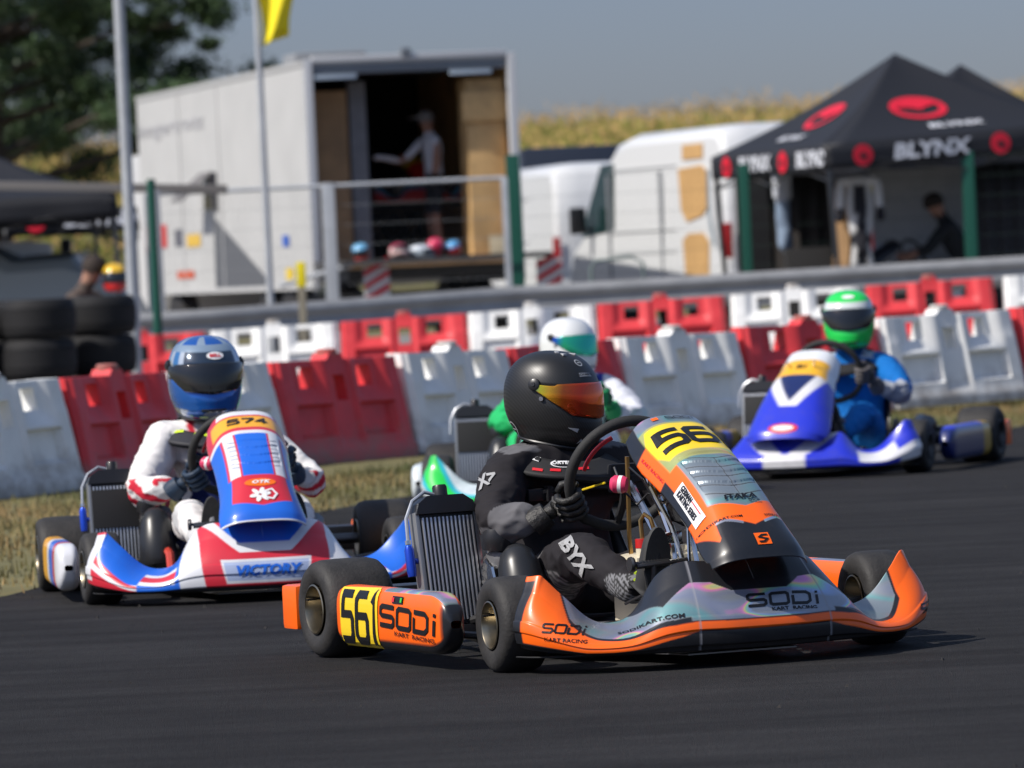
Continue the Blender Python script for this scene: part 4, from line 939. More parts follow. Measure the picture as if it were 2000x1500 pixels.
# hill with standing maize behind the paddock
M_corn=attrmat('maize leaves',.75,0,foil=False)
vs=[];fs=[];cs=[]
for k in range(64000):
    y=100+58*rng.random()**.45; x=(rng.random()*2-1)*(y*.105)+.0
    z=gz(x,y); H=1.6+.4*rng.random()+.25*math.sin(x*.8)*math.sin(y*.5+x*.3); t0=rng.random()
    zz=z+H*(t0**.55); a=rng.random()*2*PI; L=.12+.16*rng.random(); w_=.03+.03*rng.random(); tas=zz>z+H*.86
    if tas: L*=.55; w_*=.6
    c,s=math.cos(a),math.sin(a); n0=len(vs); up=.5 if not tas else 1.6
    vs+=[(x,y,zz-w_),(x,y,zz+w_),(x+c*L,y+s*L*.5,zz+L*up)]; fs.append((n0,n0+1,n0+2))
    g=rng.random(); col=(.42+.18*g,.29+.10*g,.11+.04*g,0) if tas or g>.86 else (.17+.16*g,.20+.10*g,.035+.02*g,0)
    cs+=[col]*3
tag(mesh('maize_field',vs,fs,M_corn,None,False,cs),kind='stuff')

# ---------------- trees ----------------
def tree(name,label,x,y,H,cr,base,seed,nb=15,leaves=26000,grp='trees behind the paddock',ls=.085):
    r=np.random.default_rng(seed); z0=gz(x,y); T=thing(name,label,'tree',(x,y,z0),0,grp)
    tr=MB(); tr.tube([(0,0,-.2),(.08,0,base*.6),(-.05,.05,base*1.1),(.1,0,H*.7),(0,0,H*.9)],[.30,.24,.20,.10,.03],10)
    tips=[]
    for b in range(nb):
        zb=base*.75+(H*.8-base*.75)*b/nb+r.random()*.3; a=b*2.4+r.random(); L=cr*(.65+.45*r.random())*(1-.45*(zb/H)**2); up=.05+.35*r.random()
        p=[Vector((.03,0,zb))]
        for q in (.3,.6,.85,1.0): p.append(Vector((math.cos(a+.15*q)*L*q,math.sin(a+.15*q)*L*q,zb+L*q*up*(1 if q<.7 else .8)+.12*(r.random()-.5))))
        tr.tube(p,[.085,.06,.04,.025,.008],6)
        for q in (.42,.58,.72,.85,.97,1.05):
            i=min(3,int(q*4)); c=p[0].lerp(p[-1],q); c=c+Vector((r.normal()*.22,r.normal()*.22,r.normal()*.16+.1)); tips.append((c,.24+.46*r.random()))
            t2=c+Vector((r.normal()*.5,r.normal()*.5,.2*r.normal())); tips.append((t2,.20+.28*r.random())); tr.tube([c,t2],[.018,.006],4,caps=False)
    tr.obj('trunk',mat('bark',(.06,.045,.035),.9,bump=.5,bs=15),T)
    n=leaves//len(tips); VV=[];CC=[]
    for c,R_ in tips:
        tone=.65+.7*r.random(); P=r.normal(size=(n,3))*np.array([.52,.52,.30])*R_+np.array(c)
        a=r.normal(size=(n,3)); a/=np.linalg.norm(a,axis=1)[:,None]; b=np.cross(a,r.normal(size=(n,3))); b/=np.linalg.norm(b,axis=1)[:,None]; L=(ls*(.5+.8*r.random(n)))[:,None]
        VV.append(np.stack([P-b*L*.42,P+a*L,P+b*L*.42,P-a*L],1).reshape(-1,3)); g=r.random(n)[:,None]
        col=np.concatenate([(.020+.034*g)*tone,(.042+.055*g)*tone,(.016+.014*g)*tone,0*g],1); CC.append(np.repeat(col,4,axis=0))
    vs=np.concatenate(VV); cs=np.concatenate(CC); fs=np.arange(len(vs)).reshape(-1,4).tolist(); vs=vs.tolist()
    mesh('crown',vs,fs,attrmat('tree leaves',.6,0,foil=False),T,False,cs); return T
tree('broadleaf_tree','tall dark green tree with spreading layered branches at the top left',-9.6,108,9.6,5.0,3.6,3,nb=26,leaves=170000,ls=.058)
tree('broadleaf_tree','smaller rounded green tree half hidden behind the tall dark one',-11.2,128,8.0,3.4,1.6,5,nb=14,leaves=40000,ls=.075)

# ---------------- water-filled barriers ----------------
M_bR=mat('red barrier plastic',(.64,.045,.052),.42,var=.2,vs=5,bump=.06,bs=8); M_bW=mat('white barrier plastic',(.80,.80,.775),.45,var=.12,vs=4,bump=.06,bs=8)
def dirtmat(m,zk=.22):
    n=m.node_tree.nodes; l=m.node_tree.links; b=n['Principled BSDF']; tc=rnd_coord(n,l); tz=n.new('ShaderNodeTexCoord'); t=n.new('ShaderNodeTexNoise'); t.inputs['Scale'].default_value=7; t.inputs['Detail'].default_value=7; t.inputs['Roughness'].default_value=.7
    l.new(tc.outputs['Object'],t.inputs[0]); sp=n.new('ShaderNodeSeparateXYZ'); l.new(tz.outputs['Object'],sp.inputs[0])
    r=n.new('ShaderNodeMapRange'); r.inputs[1].default_value=.0; r.inputs[2].default_value=.34; r.inputs[3].default_value=.46; r.inputs[4].default_value=-.10; l.new(sp.outputs[2],r.inputs[0])
    a=n.new('ShaderNodeMath'); a.operation='ADD'; l.new(t.outputs[0],a.inputs[0]); l.new(r.outputs[0],a.inputs[1]); r2=n.new('ShaderNodeMapRange'); r2.inputs[1].default_value=.62; r2.inputs[2].default_value=.98; r2.inputs[4].default_value=.75; l.new(a.outputs[0],r2.inputs[0])
    x=n.new('ShaderNodeMix'); x.data_type='RGBA'; l.new(r2.outputs[0],x.inputs[0]); src=b.inputs['Base Color'].links[0].from_socket; l.new(src,x.inputs[6]); x.inputs[7].default_value=(.20,.16,.125,1); l.new(x.outputs[2],b.inputs['Base Color'])
dirtmat(M_bR); dirtmat(M_bW)
BH=.60
def barrier_mesh(m):
    xb=sorted(set([round(s*v,3) for s in (-1,1) for v in (.598,.585,.56,.49,.47,.44,.40,.35,.34,.22,.21,.17,.13,.115,.085,.055,.04)]+[0.0]))
    zb=[0,.05,.07,.09,.13,.15,.17,.25,.33,.345,.36,.395,.41,.44,.455,.51,.53,.56,.585,.60]
    def half(x,z):
        t=interp(z,[0,.06,.10,.36,.60],[.21,.205,.185,.130,.080]); a=abs(x)
        if .14<a<.46 and .16<z<.34: t-=.045
        if .15<a<.45 and z>.36: t-= .045*min(1,(z-.345)/.09) if .17<a<.43 else .015
        if a<.09 and z>.10: t-=.020
        if a>.57: t-=.025
        if .455<a<.60 and z>.45: t-=.004
        return t
    def hole(i,j):
        xc=(xb[i]+xb[i+1])/2; zc=(zb[j]+zb[j+1])/2; return (.21<abs(xc)<.35 and .44<zc<.56 and .44<=zb[j]) or (abs(xc)<.05 and .36<zc<.51 and zb[j]>=.36)
    vs=[];idx={}
    for s in (-1,1):
        for i,x in enumerate(xb):
            for j,z in enumerate(zb):
                idx[s,i,j]=len(vs); zz=z+(.035 if abs(x)<.06 and j==len(zb)-1 else 0); vs.append((x*(1-.035*z/.6)+(.012*(1 if x>0 else -1) if z<.08 else 0),s*half(x,z),zz))
    fs=[]; ni,nj=len(xb)-1,len(zb)-1
    for i in range(ni):
        for j in range(nj):
            if hole(i,j): continue
            fs.append((idx[-1,i,j],idx[-1,i+1,j],idx[-1,i+1,j+1],idx[-1,i,j+1])); fs.append((idx[1,i,j],idx[1,i,j+1],idx[1,i+1,j+1],idx[1,i+1,j]))
            for (a,b,di,dj) in (((i,j),(i+1,j),0,-1),((i+1,j),(i+1,j+1),1,0),((i+1,j+1),(i,j+1),0,1),((i,j+1),(i,j),-1,0)):
                I,J_=i+di,j+dj
                if I<0 or J_<0 or I>=ni or J_>=nj or hole(I,J_): fs.append((idx[-1,a[0],a[1]],idx[1,a[0],a[1]],idx[1,b[0],b[1]],idx[-1,b[0],b[1]]))
    me=bpy.data.meshes.new('water_barrier'); me.from_pydata(vs,[],fs); bm=bmesh.new(); bm.from_mesh(me); bmesh.ops.recalc_face_normals(bm,faces=bm.faces)
    bm.to_mesh(me); bm.free(); me.materials.append(m)
    me.polygons.foreach_set('use_smooth',[True]*len(me.polygons)); me.set_sharp_from_angle(angle=R(28)); return me
bmR,bmW=barrier_mesh(M_bR),barrier_mesh(M_bW)
def cap_mesh(m):
    g=MB(); g.lathe([(.001,.045),(.05,.044),(.062,.034),(.062,0),(.001,0)],20); o=g.obj('filler_cap',m); me=o.data; bpy.data.objects.remove(o); return me
cpR,cpW=cap_mesh(M_bR),cap_mesh(M_bW)
def barrier(x,y,z,rz,red,label,grp,tilt=0,sx=1):
    o=bpy.data.objects.new('water_barrier',bmR if red else bmW); C.objects.link(o); o.location=(x,y,z); o.rotation_euler=(0,tilt,rz); o.scale=(sx,1,1)
    tag(o,label,'barrier',grp)
    c=bpy.data.objects.new('filler_cap',cpR if red else cpW); C.objects.link(c); c.parent=o; c.location=(0,0,.62); return o
"""front row runs from the left foreground back to the right"""
PX=[(-.03+-120,0)]
pts=[(-3.62,28.6),(-3.05,29.62),(-2.47,30.65)]
x,y=-2.47,30.65
for px in (300,500,752,968,1182,1422,1693,1962,2230):
    # walk 1.2 m along the row to the next joint
    best=None
    for th in np.linspace(.2,1.5,400):
        nx,ny=x+1.21*math.cos(th),y+1.21*math.sin(th); e=abs(1000+nx/ny*11111-px-12)
        if best is None or e<best[0]: best=(e,nx,ny)
    x,y=best[1],best[2]; pts.append((x,y))
pts=[(-4.2,27.6)]+pts
FR=[('white',0),('white',0),('white',0),('red',1),('white',0),('red',1),('white',0),('red',1),('white',0),('red',1),('white',0),('red',1)]
LAB=['white barrier outside the frame at the near end of the front row','white barrier cut by the left edge of the photo, in the front row','grey white barrier at the far left of the front row, next to a red one','red barrier of the front row left of the blue-helmeted driver',
 'white barrier of the front row right behind the blue-helmeted driver','widest dirty red barrier of the front row, right of the blue helmet','white barrier of the front row above the green kart radiator',
 'red barrier of the front row behind the black carbon helmet','white barrier of the front row between the white helmet and the green helmet','red barrier of the front row left of the neon green helmet','white barrier of the front row just right of the green-helmeted driver','red barrier at the right end of the front row by the photo edge']
for k in range(len(pts)-1):
    (x1,y1),(x2,y2)=pts[k],pts[k+1]
    if k==0: continue
    th=math.atan2(y2-y1,x2-x1); red=FR[k][1]
    barrier((x1+x2)/2,(y1+y2)/2,.0+.055*ramp((x1+x2)/2,0,4),th,red,LAB[k],'front row of red and white barriers',tilt=R([0,.6,-.8,.5,-1,.4,1.0,-.7,.3,.9,-.5,.6][k]))
BK=[(-3.95,1,'red barrier at the left end of the back row, behind the blue helmet'),(-2.74,0,'white barrier of the back row just right of the blue helmet'),(-1.55,1,'red barrier of the back row left of the white helmet'),(-.38,0,'white barrier of the back row behind the white helmet'),(.80,1,'red barrier of the back row right of the white helmet'),(2.02,0,'white barrier of the back row behind the neon green helmet'),(3.26,1,'red barrier of the back row right of the neon green helmet'),(4.52,0,'white barrier at the right end of the back row')]
for k,(x,red,lab) in enumerate(BK):
    barrier(x+.60,52-.0*x,.055+.0215*(x+2.7)+.0,R(1.5*(-1)**k),red,lab,'back row of red and white barriers',tilt=-R(1.2))

# ---------------- guard rail, fence, poles ----------------
gpts=[(-9,52.8,.77),(-6,53.6,.80),(-2.9,54.6,.826),(.05,57,.90),(5.35,58.4,.963),(9,59.2,.99)]
M_galv=mat('galvanised steel',(.34,.34,.335),.5,metal=.35,var=.2,vs=3); M_galvp=mat('dull galvanised',(.42,.44,.46),.5,metal=.3,var=.15,vs=5)
T=thing('guard_rail','grey steel guard rail running between the paddock and the track','guard rail',(0,60,gz(0,60)))
prof=[(0,0),(-.02,-.02),(-.055,-.055),(-.055,-.09),(-.01,-.13),(-.01,-.17),(-.055,-.21),(-.055,-.245),(-.02,-.28),(0,-.30)]
def gr(u,v):
    k=u*(len(gpts)-1); i=min(len(gpts)-2,int(k)); f=k-i; a,b=gpts[i],gpts[i+1]; d=Vector((b[0]-a[0],b[1]-a[1],0)).normalized(); n=Vector((d.y,-d.x,0)); c=v*(len(prof)-1); j=min(len(prof)-2,int(c)); g=c-j
    o=prof[j][0]*(1-g)+prof[j+1][0]*g; z=prof[j][1]*(1-g)+prof[j+1][1]*g; return (a[0]+(b[0]-a[0])*f-n.x*o,a[1]+(b[1]-a[1])*f-60-n.y*o,a[2]+(b[2]-a[2])*f+z-gz(0,60))
vs,fs=grid(gr,40,27); mesh('rail_beam',vs,fs,M_galv,T,True,sol=.004)
for k in range(9):
    x=-8+2.1*k; y=interp(x,[p[0] for p in gpts],[p[1] for p in gpts])+.08; z=interp(x,[p[0] for p in gpts],[p[2] for p in gpts]); MB().box((x,y-60,z/2-gz(0,60)),(.10,.10,z-.02),.01).obj('rail_post',M_galvp,T)
def pole(name,label,cat,x,y,r,h,m,cap=True,group=None):
    g=MB(); g.tube([(0,0,-.1),(0,0,h)],[r,r*.9],14); o=g.obj(name,m); o.location=(x,y,gz(x,y)); tag(o,label,cat,group); return o
pole('steel_pole','tall pale steel pole at the left, in front of the white truck box','pole',-3.29,50,.052,5.6,M_galvp)
FP=thing('flag_pole','slim pale pole carrying a yellow flag in front of the truck side','flag pole',-2.335 and (-2.335,56,gz(-2.3,56)))
MB().tube([(0,0,0),(0,0,5.6)],[.036,.030],12).obj('mast',M_galvp,FP)
def fl(u,v):
    w_=.10+.30*interp(v,[0,.5,1],[1,.85,.55]); return (.035+u*w_+.02*math.sin(9*v+4*u),-.05*math.sin(u*7+v*5)-.03*u,4.75-1.42*v-.18*u*(1-v)+(.10*u if v>.9 else 0))
vs,fs=grid(fl,16,30); mesh('flag_cloth',vs,fs,mat('yellow flag cloth',(.80,.66,.01),.7,bump=.2,bs=10),FP,True,sol=.003)
M_gp=mat('green fence post',(.008,.075,.05),.45)
FN=thing('mesh_fence','grey wire mesh fence with galvanised frame in front of the truck','fence',(0,60.5,gz(0,60.5)))
zt=2.05-gz(0,60.5)
def panel(x0,x1,y0,y1,z1,parent,frame=True,step=.07,wm=None):
    g=MB(); d=Vector((x1-x0,y1-y0,0)); L=d.length; n=int(L/step)
    for i in range(n+1): p=Vector((x0,y0,0))+d*(i/n); g.tube([p+Vector((0,0,.05)),p+Vector((0,0,z1))],.0018,3,caps=False)
    for j in range(10): zz=.05+(z1-.05)*j/9; g.tube([(x0,y0,zz),(x1,y1,zz)],.0022,3,caps=False)
    g.obj('wire_mesh',wm or mat('thin wire',(.16,.17,.18),.6),parent,smooth=False,ang=None)
    if frame: f=MB(); f.tube([(x0,y0,z1),(x1,y1,z1)],.021,8); f.tube([(x0,y0,0),(x0,y0,z1)],.018,8); f.tube([(x1,y1,0),(x1,y1,z1)],.018,8); f.obj('frame_tube',M_galvp,parent)
panel(-3.80,-1.90,0,0,zt,FN); panel(-1.82,.02,0,.05,zt,FN)
MB().box((-1.86,.0,zt/2+.02),(.14,.10,zt+.02),.01).obj('end_post',M_galvp,FN); MB().box((.02,.02,zt/2),(.07,.07,zt+.02),.01).obj('end_post',M_galvp,FN)
M_wire=mat('green wire',(.02,.035,.03),.8,spec=.1)
F2=thing('mesh_fence','thin wire mesh fence on dark green posts in front of the vans and tent','fence',(0,61,gz(0,61)))
for a,b,ya,yb in ((.2,2.62,0,.9),(2.62,4.94,.9,-.4),(4.94,7.4,-.4,-1.4)): panel(a,b,ya,yb,1.95,F2,False,.07,M_wire)
for x,y,w_,hh in ((.115,0,.15,2.2),(2.62,.9,.11,2.0),(4.95,-.45,.13,2.0),(7.4,-1.4,.12,2.0)): MB().box((x,y,hh/2),(w_,.06,hh),.008).obj('post',M_gp,F2)
pole('fence_post','slim dark green post right beside the tall steel pole at left','post',-3.27,53,.045,2.05,M_gp,group='thin posts at the left')
pole('fence_post','thin pale post in front of the truck side, right of the green post','post',-3.34,55,.028,1.98,M_galvp,group='thin posts at the left')
Yp=thing('marker_post','short weathered post with bright yellow top before the guard rail','marker post',(-1.95,54,gz(-1.95,54)))
MB().box((0,0,.48),(.075,.05,.96),.01).obj('stake',mat('weathered wood',(.22,.20,.15),.8,var=.2),Yp); MB().box((0,0,1.08),(.09,.06,.24),.02).obj('yellow_top',mat('yellow marker plastic',(.75,.62,.01),.5),Yp)
hb=MB(); hb.tube([(1.15,0,0),(1.15,0,.95),(1.2,0,1.02),(1.60,0,1.05),(1.72,0,.98),(1.74,0,.4)],.018,8); hb.tube([(.1,0,.62),(4.1,.4,.72)],.018,8); o=hb.obj('tube_railing',mat('grey green tube',(.14,.19,.18),.5)); o.location=(-.22,62.6,gz(0,62)); tag(o,'bent grey tube railing in front of the white van','railing')

# ---------------- truck ----------------
def poly3(name,pts,m,parent,sol=.01): return mesh(name,pts,[tuple(range(len(pts)))],m,parent,False,sol=sol)
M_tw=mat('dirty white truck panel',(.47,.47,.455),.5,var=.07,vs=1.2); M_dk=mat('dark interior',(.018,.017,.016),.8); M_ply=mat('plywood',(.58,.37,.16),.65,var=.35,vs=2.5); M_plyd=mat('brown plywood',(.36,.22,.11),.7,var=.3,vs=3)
TR=thing('box_truck','white box truck with its rear wide open onto a lowered tail lift','truck',(-2.25,66,gz(-2.2,66)),R(14.5)); g0=gz(-2.2,66); z0=.95-g0; z1=3.60-g0; Wd,Ln=2.55,10.3
b=MB(); b.box((.02,Ln/2,(z0+z1)/2),(.04,Ln,z1-z0),.0); b.box((Wd-.02,Ln/2,(z0+z1)/2),(.04,Ln,z1-z0)); b.box((Wd/2,Ln/2,z1-.03),(Wd-.083,Ln,.055)); b.box((Wd/2,Ln-.03,(z0+z1)/2),(Wd-.083,.05,z1-z0-.12)); b.obj('box_body',M_tw,TR)
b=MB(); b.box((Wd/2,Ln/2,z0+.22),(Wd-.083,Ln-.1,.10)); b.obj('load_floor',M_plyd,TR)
b=MB(); b.box((.055,.02,(z0+z1)/2),(.10,.10,z1-z0+.02),.01); b.box((Wd-.055,.02,(z0+z1)/2),(.10,.10,z1-z0+.02),.01); b.box((Wd/2,.02,z1+.01),(Wd-.22,.10,.07),.01); b.obj('rear_frame',mat('frame white',(.55,.56,.57),.45),TR)
b=MB(); b.box((Wd/2,.04,z1-.10),(Wd-.24,.06,.13),.005); b.box((Wd/2-.05,0,z1+.06),(.12,.12,.10),.02); b.obj('door_header',mat('grey header',(.16,.18,.20),.5),TR)
for x in (.38,Wd-.55): MB().box((x,.0,z1-.20),(.5,.04,.05),.005).obj('header_lamp_strip',mat('pale strip',(.42,.50,.58),.4),TR)
b=MB(); b.box((.045,Ln/2,z1-.16),(.02,Ln,.02)); b.box((-.004,Ln/2,z1-.03),(.02,Ln,.06)); 
b.obj('side_trim',mat('trim grey',(.40,.40,.39),.5),TR)
b=MB()
b.box((Wd-.05,2.9,(z0+z1)/2+.1),(.025,5.6,z1-z0-.4)); b.obj('plywood_lining',M_ply,TR)
b=MB(); b.box((2.22,.42,z0+.27+1.06),(.46,.4,2.08),.005); b.box((2.20,.19,z0+2.05),(.54,.05,.34),.004); cb=b.obj('plywood_cabinet',M_ply,TR)
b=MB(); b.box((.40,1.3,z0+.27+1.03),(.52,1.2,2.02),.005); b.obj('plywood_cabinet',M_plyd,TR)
b=MB(); b.box((.80,.8,z0+.27+1.08),(.20,.12,2.12),.01); b.obj('door_leaf',mat('grey inner door',(.20,.20,.21),.6,var=.2),TR)
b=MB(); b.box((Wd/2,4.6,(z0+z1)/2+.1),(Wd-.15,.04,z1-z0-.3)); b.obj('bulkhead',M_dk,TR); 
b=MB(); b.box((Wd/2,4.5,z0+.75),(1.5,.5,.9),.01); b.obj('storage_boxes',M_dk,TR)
# tail lift
b=MB(); b.box((Wd/2-.05,-.85,z0+.28),(Wd-.1,1.55,.06),.01); b.box((Wd/2-.05,-.55,z0+.14),(Wd-.5,.9,.14),.01); b.obj('tail_lift',mat('dark lift deck',(.055,.052,.048),.6,var=.3),TR)
b=MB(); b.tube([(.1,-1.6,z0+.26),(-.45,-.3,z0+.06)],.03,8); b.obj('lift_arm',M_galvp,TR)
b=MB(); b.box((Wd/2,.9,z0-.25),(Wd-.3,3.4,.35),.02); b.box((Wd/2,.2,z0-.45),(Wd-.2,.15,.12),.01); b.obj('underframe',M_mattblk,TR)
for s,x in (('a',.42),('b',2.45)):
    b=MB(); b.box((x,-1.45,z0+.02),(.30,.02,.42),.004); f=b.obj('warning_board',mat('white board',(.6,.6,.58),.5),TR)
    for k in range(3):
        y0=z0-.19+.15*k; mesh('stripe',[(x-.149,-1.464,y0),(x+.149,-1.464,y0+.16),(x+.149,-1.464,y0+.235),(x-.149,-1.464,y0+.075)],[(0,1,2,3)],M_redink,f,False)
for yw in (1.6,2.9,8.6):
    for x in (.18,Wd-.18):
        b=MB(); b.lathe([(.20,-.13),(.40,-.14),(.47,-.10),(.48,0),(.47,.10),(.40,.14),(.20,.13)],28,axisM((x,yw,.48),(1,0,0)),close=True); b.obj('road_wheel',M_rub,TR)
b=MB(); b.box((Wd/2,Ln+1.1,1.55),(2.3,1.9,2.5),.12); b.obj('cab',mat('cab white',(.55,.55,.54),.4),TR)
for y_,z_,w_,h_,c in ((1.15,z0+.52,.16,.13,(.02,.10,.45)),(1.0,z0+.12,.18,.14,(.70,.50,.03)),(8.6,z0+.62,.25,.30,(.55,.06,.05)),(7.5,z0+.62,.25,.22,(.10,.10,.12)),(6.4,z0+.60,.4,.16,(.65,.42,.06)),(6.9,z0+.20,.5,.10,(.55,.10,.04)),(9.4,z0+.55,.3,.36,(.60,.12,.12))):
    mesh('side_sticker',[(-.012,y_,z_),(-.012,y_+w_*2.2,z_),(-.012,y_+w_*2.2,z_+h_),(-.012,y_,z_+h_)],[(0,1,2,3)],mat('sticker %.2f %.2f'%(c[0],c[2]),c,.5),TR,False)
mesh('side_shadow',[(-.006,5.6,z0+.02),(-.006,2.0,z0+.02),(-.006,5.5,z0+.95)],[(0,1,2)],mat('dark grey painted shadow',(.10,.105,.115),.5),TR,False)  # triangular shadow on the box side, painted as a dark grey panel
g=font('inngertrotz',.20,.02,3.6); mesh('side_lettering',[(-.012,8.1-a,z1-.47+bb) for a,bb in g[0]],g[1],mat('faded grey print',(.42,.42,.43),.5),TR,False)
wd=MB(); wd.box((-.03,5.55,z0+1.28),(.05,.62,.46),.01); wd.obj('awning_window',mat('dark window',(.05,.05,.06),.2),TR); 
poly3('awning_flap',[(-.06,5.25,z0+1.52),(-.06,6.0,z0+1.52),(-.42,6.2,z0+1.18),(-.42,5.5,z0+1.18)],mat('grey flap',(.16,.15,.14),.5),TR,.02)
b=MB(); 
for y_ in (2.5,5.0,7.5): b.box((-.008,y_,(z0+z1)/2),(.012,.03,z1-z0-.1))
b.box((-.010,Ln/2,z0+.03),(.02,Ln,.06)); b.obj('panel_seam',mat('seam grey',(.50,.50,.49),.5),TR)
b=MB(); b.box((.9,2.8,z1+.10),(.9,.7,.20),.06); b.obj('roof_unit',mat('grey roof unit',(.22,.23,.24),.6),TR)

# ---------------- vans ----------------
def van(name,label,x,y,rz,L=5.5,H=2.55,W=2.0,wm=None,boards=False,blunt=False):
    wm=wm or mat('van white paint',(.68,.69,.69),.3,coat=.4)
    T=thing(name,label,'van',(x,y,gz(x,y)),rz,'vans parked in the paddock'); k=L/5.5
    pf=[(0,.35),(0,1.6),(.06,H-.18),(.16,H-.04),(.4,H),(3.4*k,H),(3.9*k,H-.07),(4.35*k,H-.30),(5.0*k,1.50),(5.2*k,1.28),(5.6*k,1.08),(5.75*k,.80),(5.75*k,.35)]
    # cross-section lofts so that the sides curve in towards the roof
    vs=[];fs=[];n=len(pf); NX_=[0,.03,.09,.18,.5,.82,.91,.97,1.0]
    for xx in NX_:
        e=min(xx,1-xx); 
        for (yy,zz) in pf:
            q=1-math.sqrt(max(0,1-(1-min(1,e/.14))**2)); sh=(zz-.35)*.04*(1 if e<.2 else 0)
            cy=yy+(L/2-yy)*.0; zz2=zz-q*.16*(zz>1.3); yy2=yy+(.10*q if yy<.2 else -.12*q if yy>3.9*k else 0)
            vs.append((xx*W+(sh if xx<.3 else -sh if xx>.7 else 0)*(1),yy2,zz2))
    m_=len(NX_)
    for i in range(m_-1):
        for j in range(n): fs.append((i*n+j,(i+1)*n+j,(i+1)*n+(j+1)%n,i*n+(j+1)%n))
    fs.append(tuple(range(n))[::-1]); fs.append(tuple(range((m_-1)*n,m_*n)))
    mesh('van_body',vs,fs,wm,T,True,ang=32)
    gl=mat('van glass',(.012,.035,.035),.06,coat=.5)
    def side(pts,name,m,x=-.006): return mesh(name,[(x+(.04*(zz-.35)),yy,zz) for yy,zz in pts],[tuple(range(len(pts)))],m,T,False,sol=-.012)
    side([(3.95*k,1.36),(5.15*k,1.28),(5.02*k,1.50),(4.42*k,H-.36),(3.95*k,H-.36)],'side_window',gl)
    mesh('windscreen',[(.16,5.03*k,1.50),(W-.16,5.03*k,1.50),(W-.24,4.42*k,H-.30),(.24,4.42*k,H-.30)],[(0,1,2,3)],gl,T,False,sol=.012)
    for yw in (1.1,4.5*k):
        for xx in (.14,W-.14):
            b=MB(); b.lathe([(.17,-.10),(.30,-.11),(.335,-.07),(.34,0),(.335,.07),(.30,.11),(.17,.10)],26,axisM((xx,yw,.34),(1,0,0)),close=True); b.obj('road_wheel',M_rub,T)
    b=MB(); b.box((-.16,4.75*k,1.50),(.20,.12,.34),.04); b.tube([(.05,4.8*k,1.38),(-.12,4.75*k,1.38)],.03,6); b.obj('wing_mirror',M_blk,T)
    b=MB(); b.box((W/2,5.76*k,.48),(W-.1,.12,.26),.05); b.obj('bumper',M_blk,T)
    for xx in (.06,W-.06):
        b=MB(); b.box((xx,-.02,1.15),(.10,.03,.42),.01); b.obj('tail_lamp',M_redp,T)
    b=MB()
    for yy in (2.15*k,4.05*k): b.box((.02,yy,1.30),(.05,.018,1.5),.0)
    for zz in (1.05,1.32,H-.45): b.box((.02+.04*(zz-.35)-.022,2.9*k,zz),(.012,2.4*k,.014),.0)
    b.box((-.008,2.5*k,.62),(.03,4.6*k,.10),.01); b.obj('door_seam',mat('van seam',(.36,.37,.38),.5),T)
    if boards:
        bd=mat('tan cardboard',(.50,.30,.12),.75,var=.12,vs=2)
        side([(.75,2.16),(1.45,2.16),(1.45,2.34),(.75,2.34)],'window_board',bd,-.01)
        side([(.62,1.55),(.75,1.47),(1.30,1.40),(1.5,1.55),(1.6,2.05),(.80,2.08),(.62,2.0)],'window_board',bd,-.01)
        side([(.55,.70),(1.35,.70),(1.45,1.18),(1.25,1.26),(.75,1.26),(.55,1.15)],'window_board',bd,-.01)
        b=MB(); b.box((W/2,-.03,1.35),(W-.35,.02,1.7),.01); b.obj('rear_opening',M_dk,T)
        b=MB(); b.tube([(-.02,.35,2.0),(-.05,.30,1.5),(-.03,.22,1.1)],.02,6); b.obj('ladder_rail',mat('grey blue rail',(.2,.26,.3),.4),T)
    return T
van('panel_van','white high-roof van with tan boards in its side windows, left of the black tent',2.60,68,R(18.6),boards=True)
van('panel_van','white cab vehicle with grey side glass between the truck and the high-roof van',.62,76,R(12),L=5.2,H=2.35)
van('camper_van','pale grey van with curved windscreen parked under the left canopies',-9.0,60.6,R(-90),L=5,H=1.78,wm=mat('pale grey paint',(.30,.33,.33),.35,coat=.3))
van('delivery_van','white van with green tinted window at the extreme left edge',-5.7,58.6,R(60),L=4.6,H=1.5)
DT=thing('covered_trailer','dark navy covered trailer roof behind the white vehicles','trailer',(.35,81,gz(.4,81)),R(3)); b=MB(); b.box((.9,2.5,1.95),(1.9,5,1.45),.06); b.obj('cover',mat('navy tarpaulin',(.012,.02,.04),.6),DT)
for s in (.2,1.6): b=MB(); b.lathe([(.15,-.08),(.30,-.09),(.31,.09),(.15,.08)],20,axisM((s,2.4,.32),(1,0,0)),close=True); b.obj('road_wheel',M_rub,DT)
MB().box((.9,2.5,1.15),(1.7,4.8,.2),.02).obj('trailer_floor',M_steel,DT)

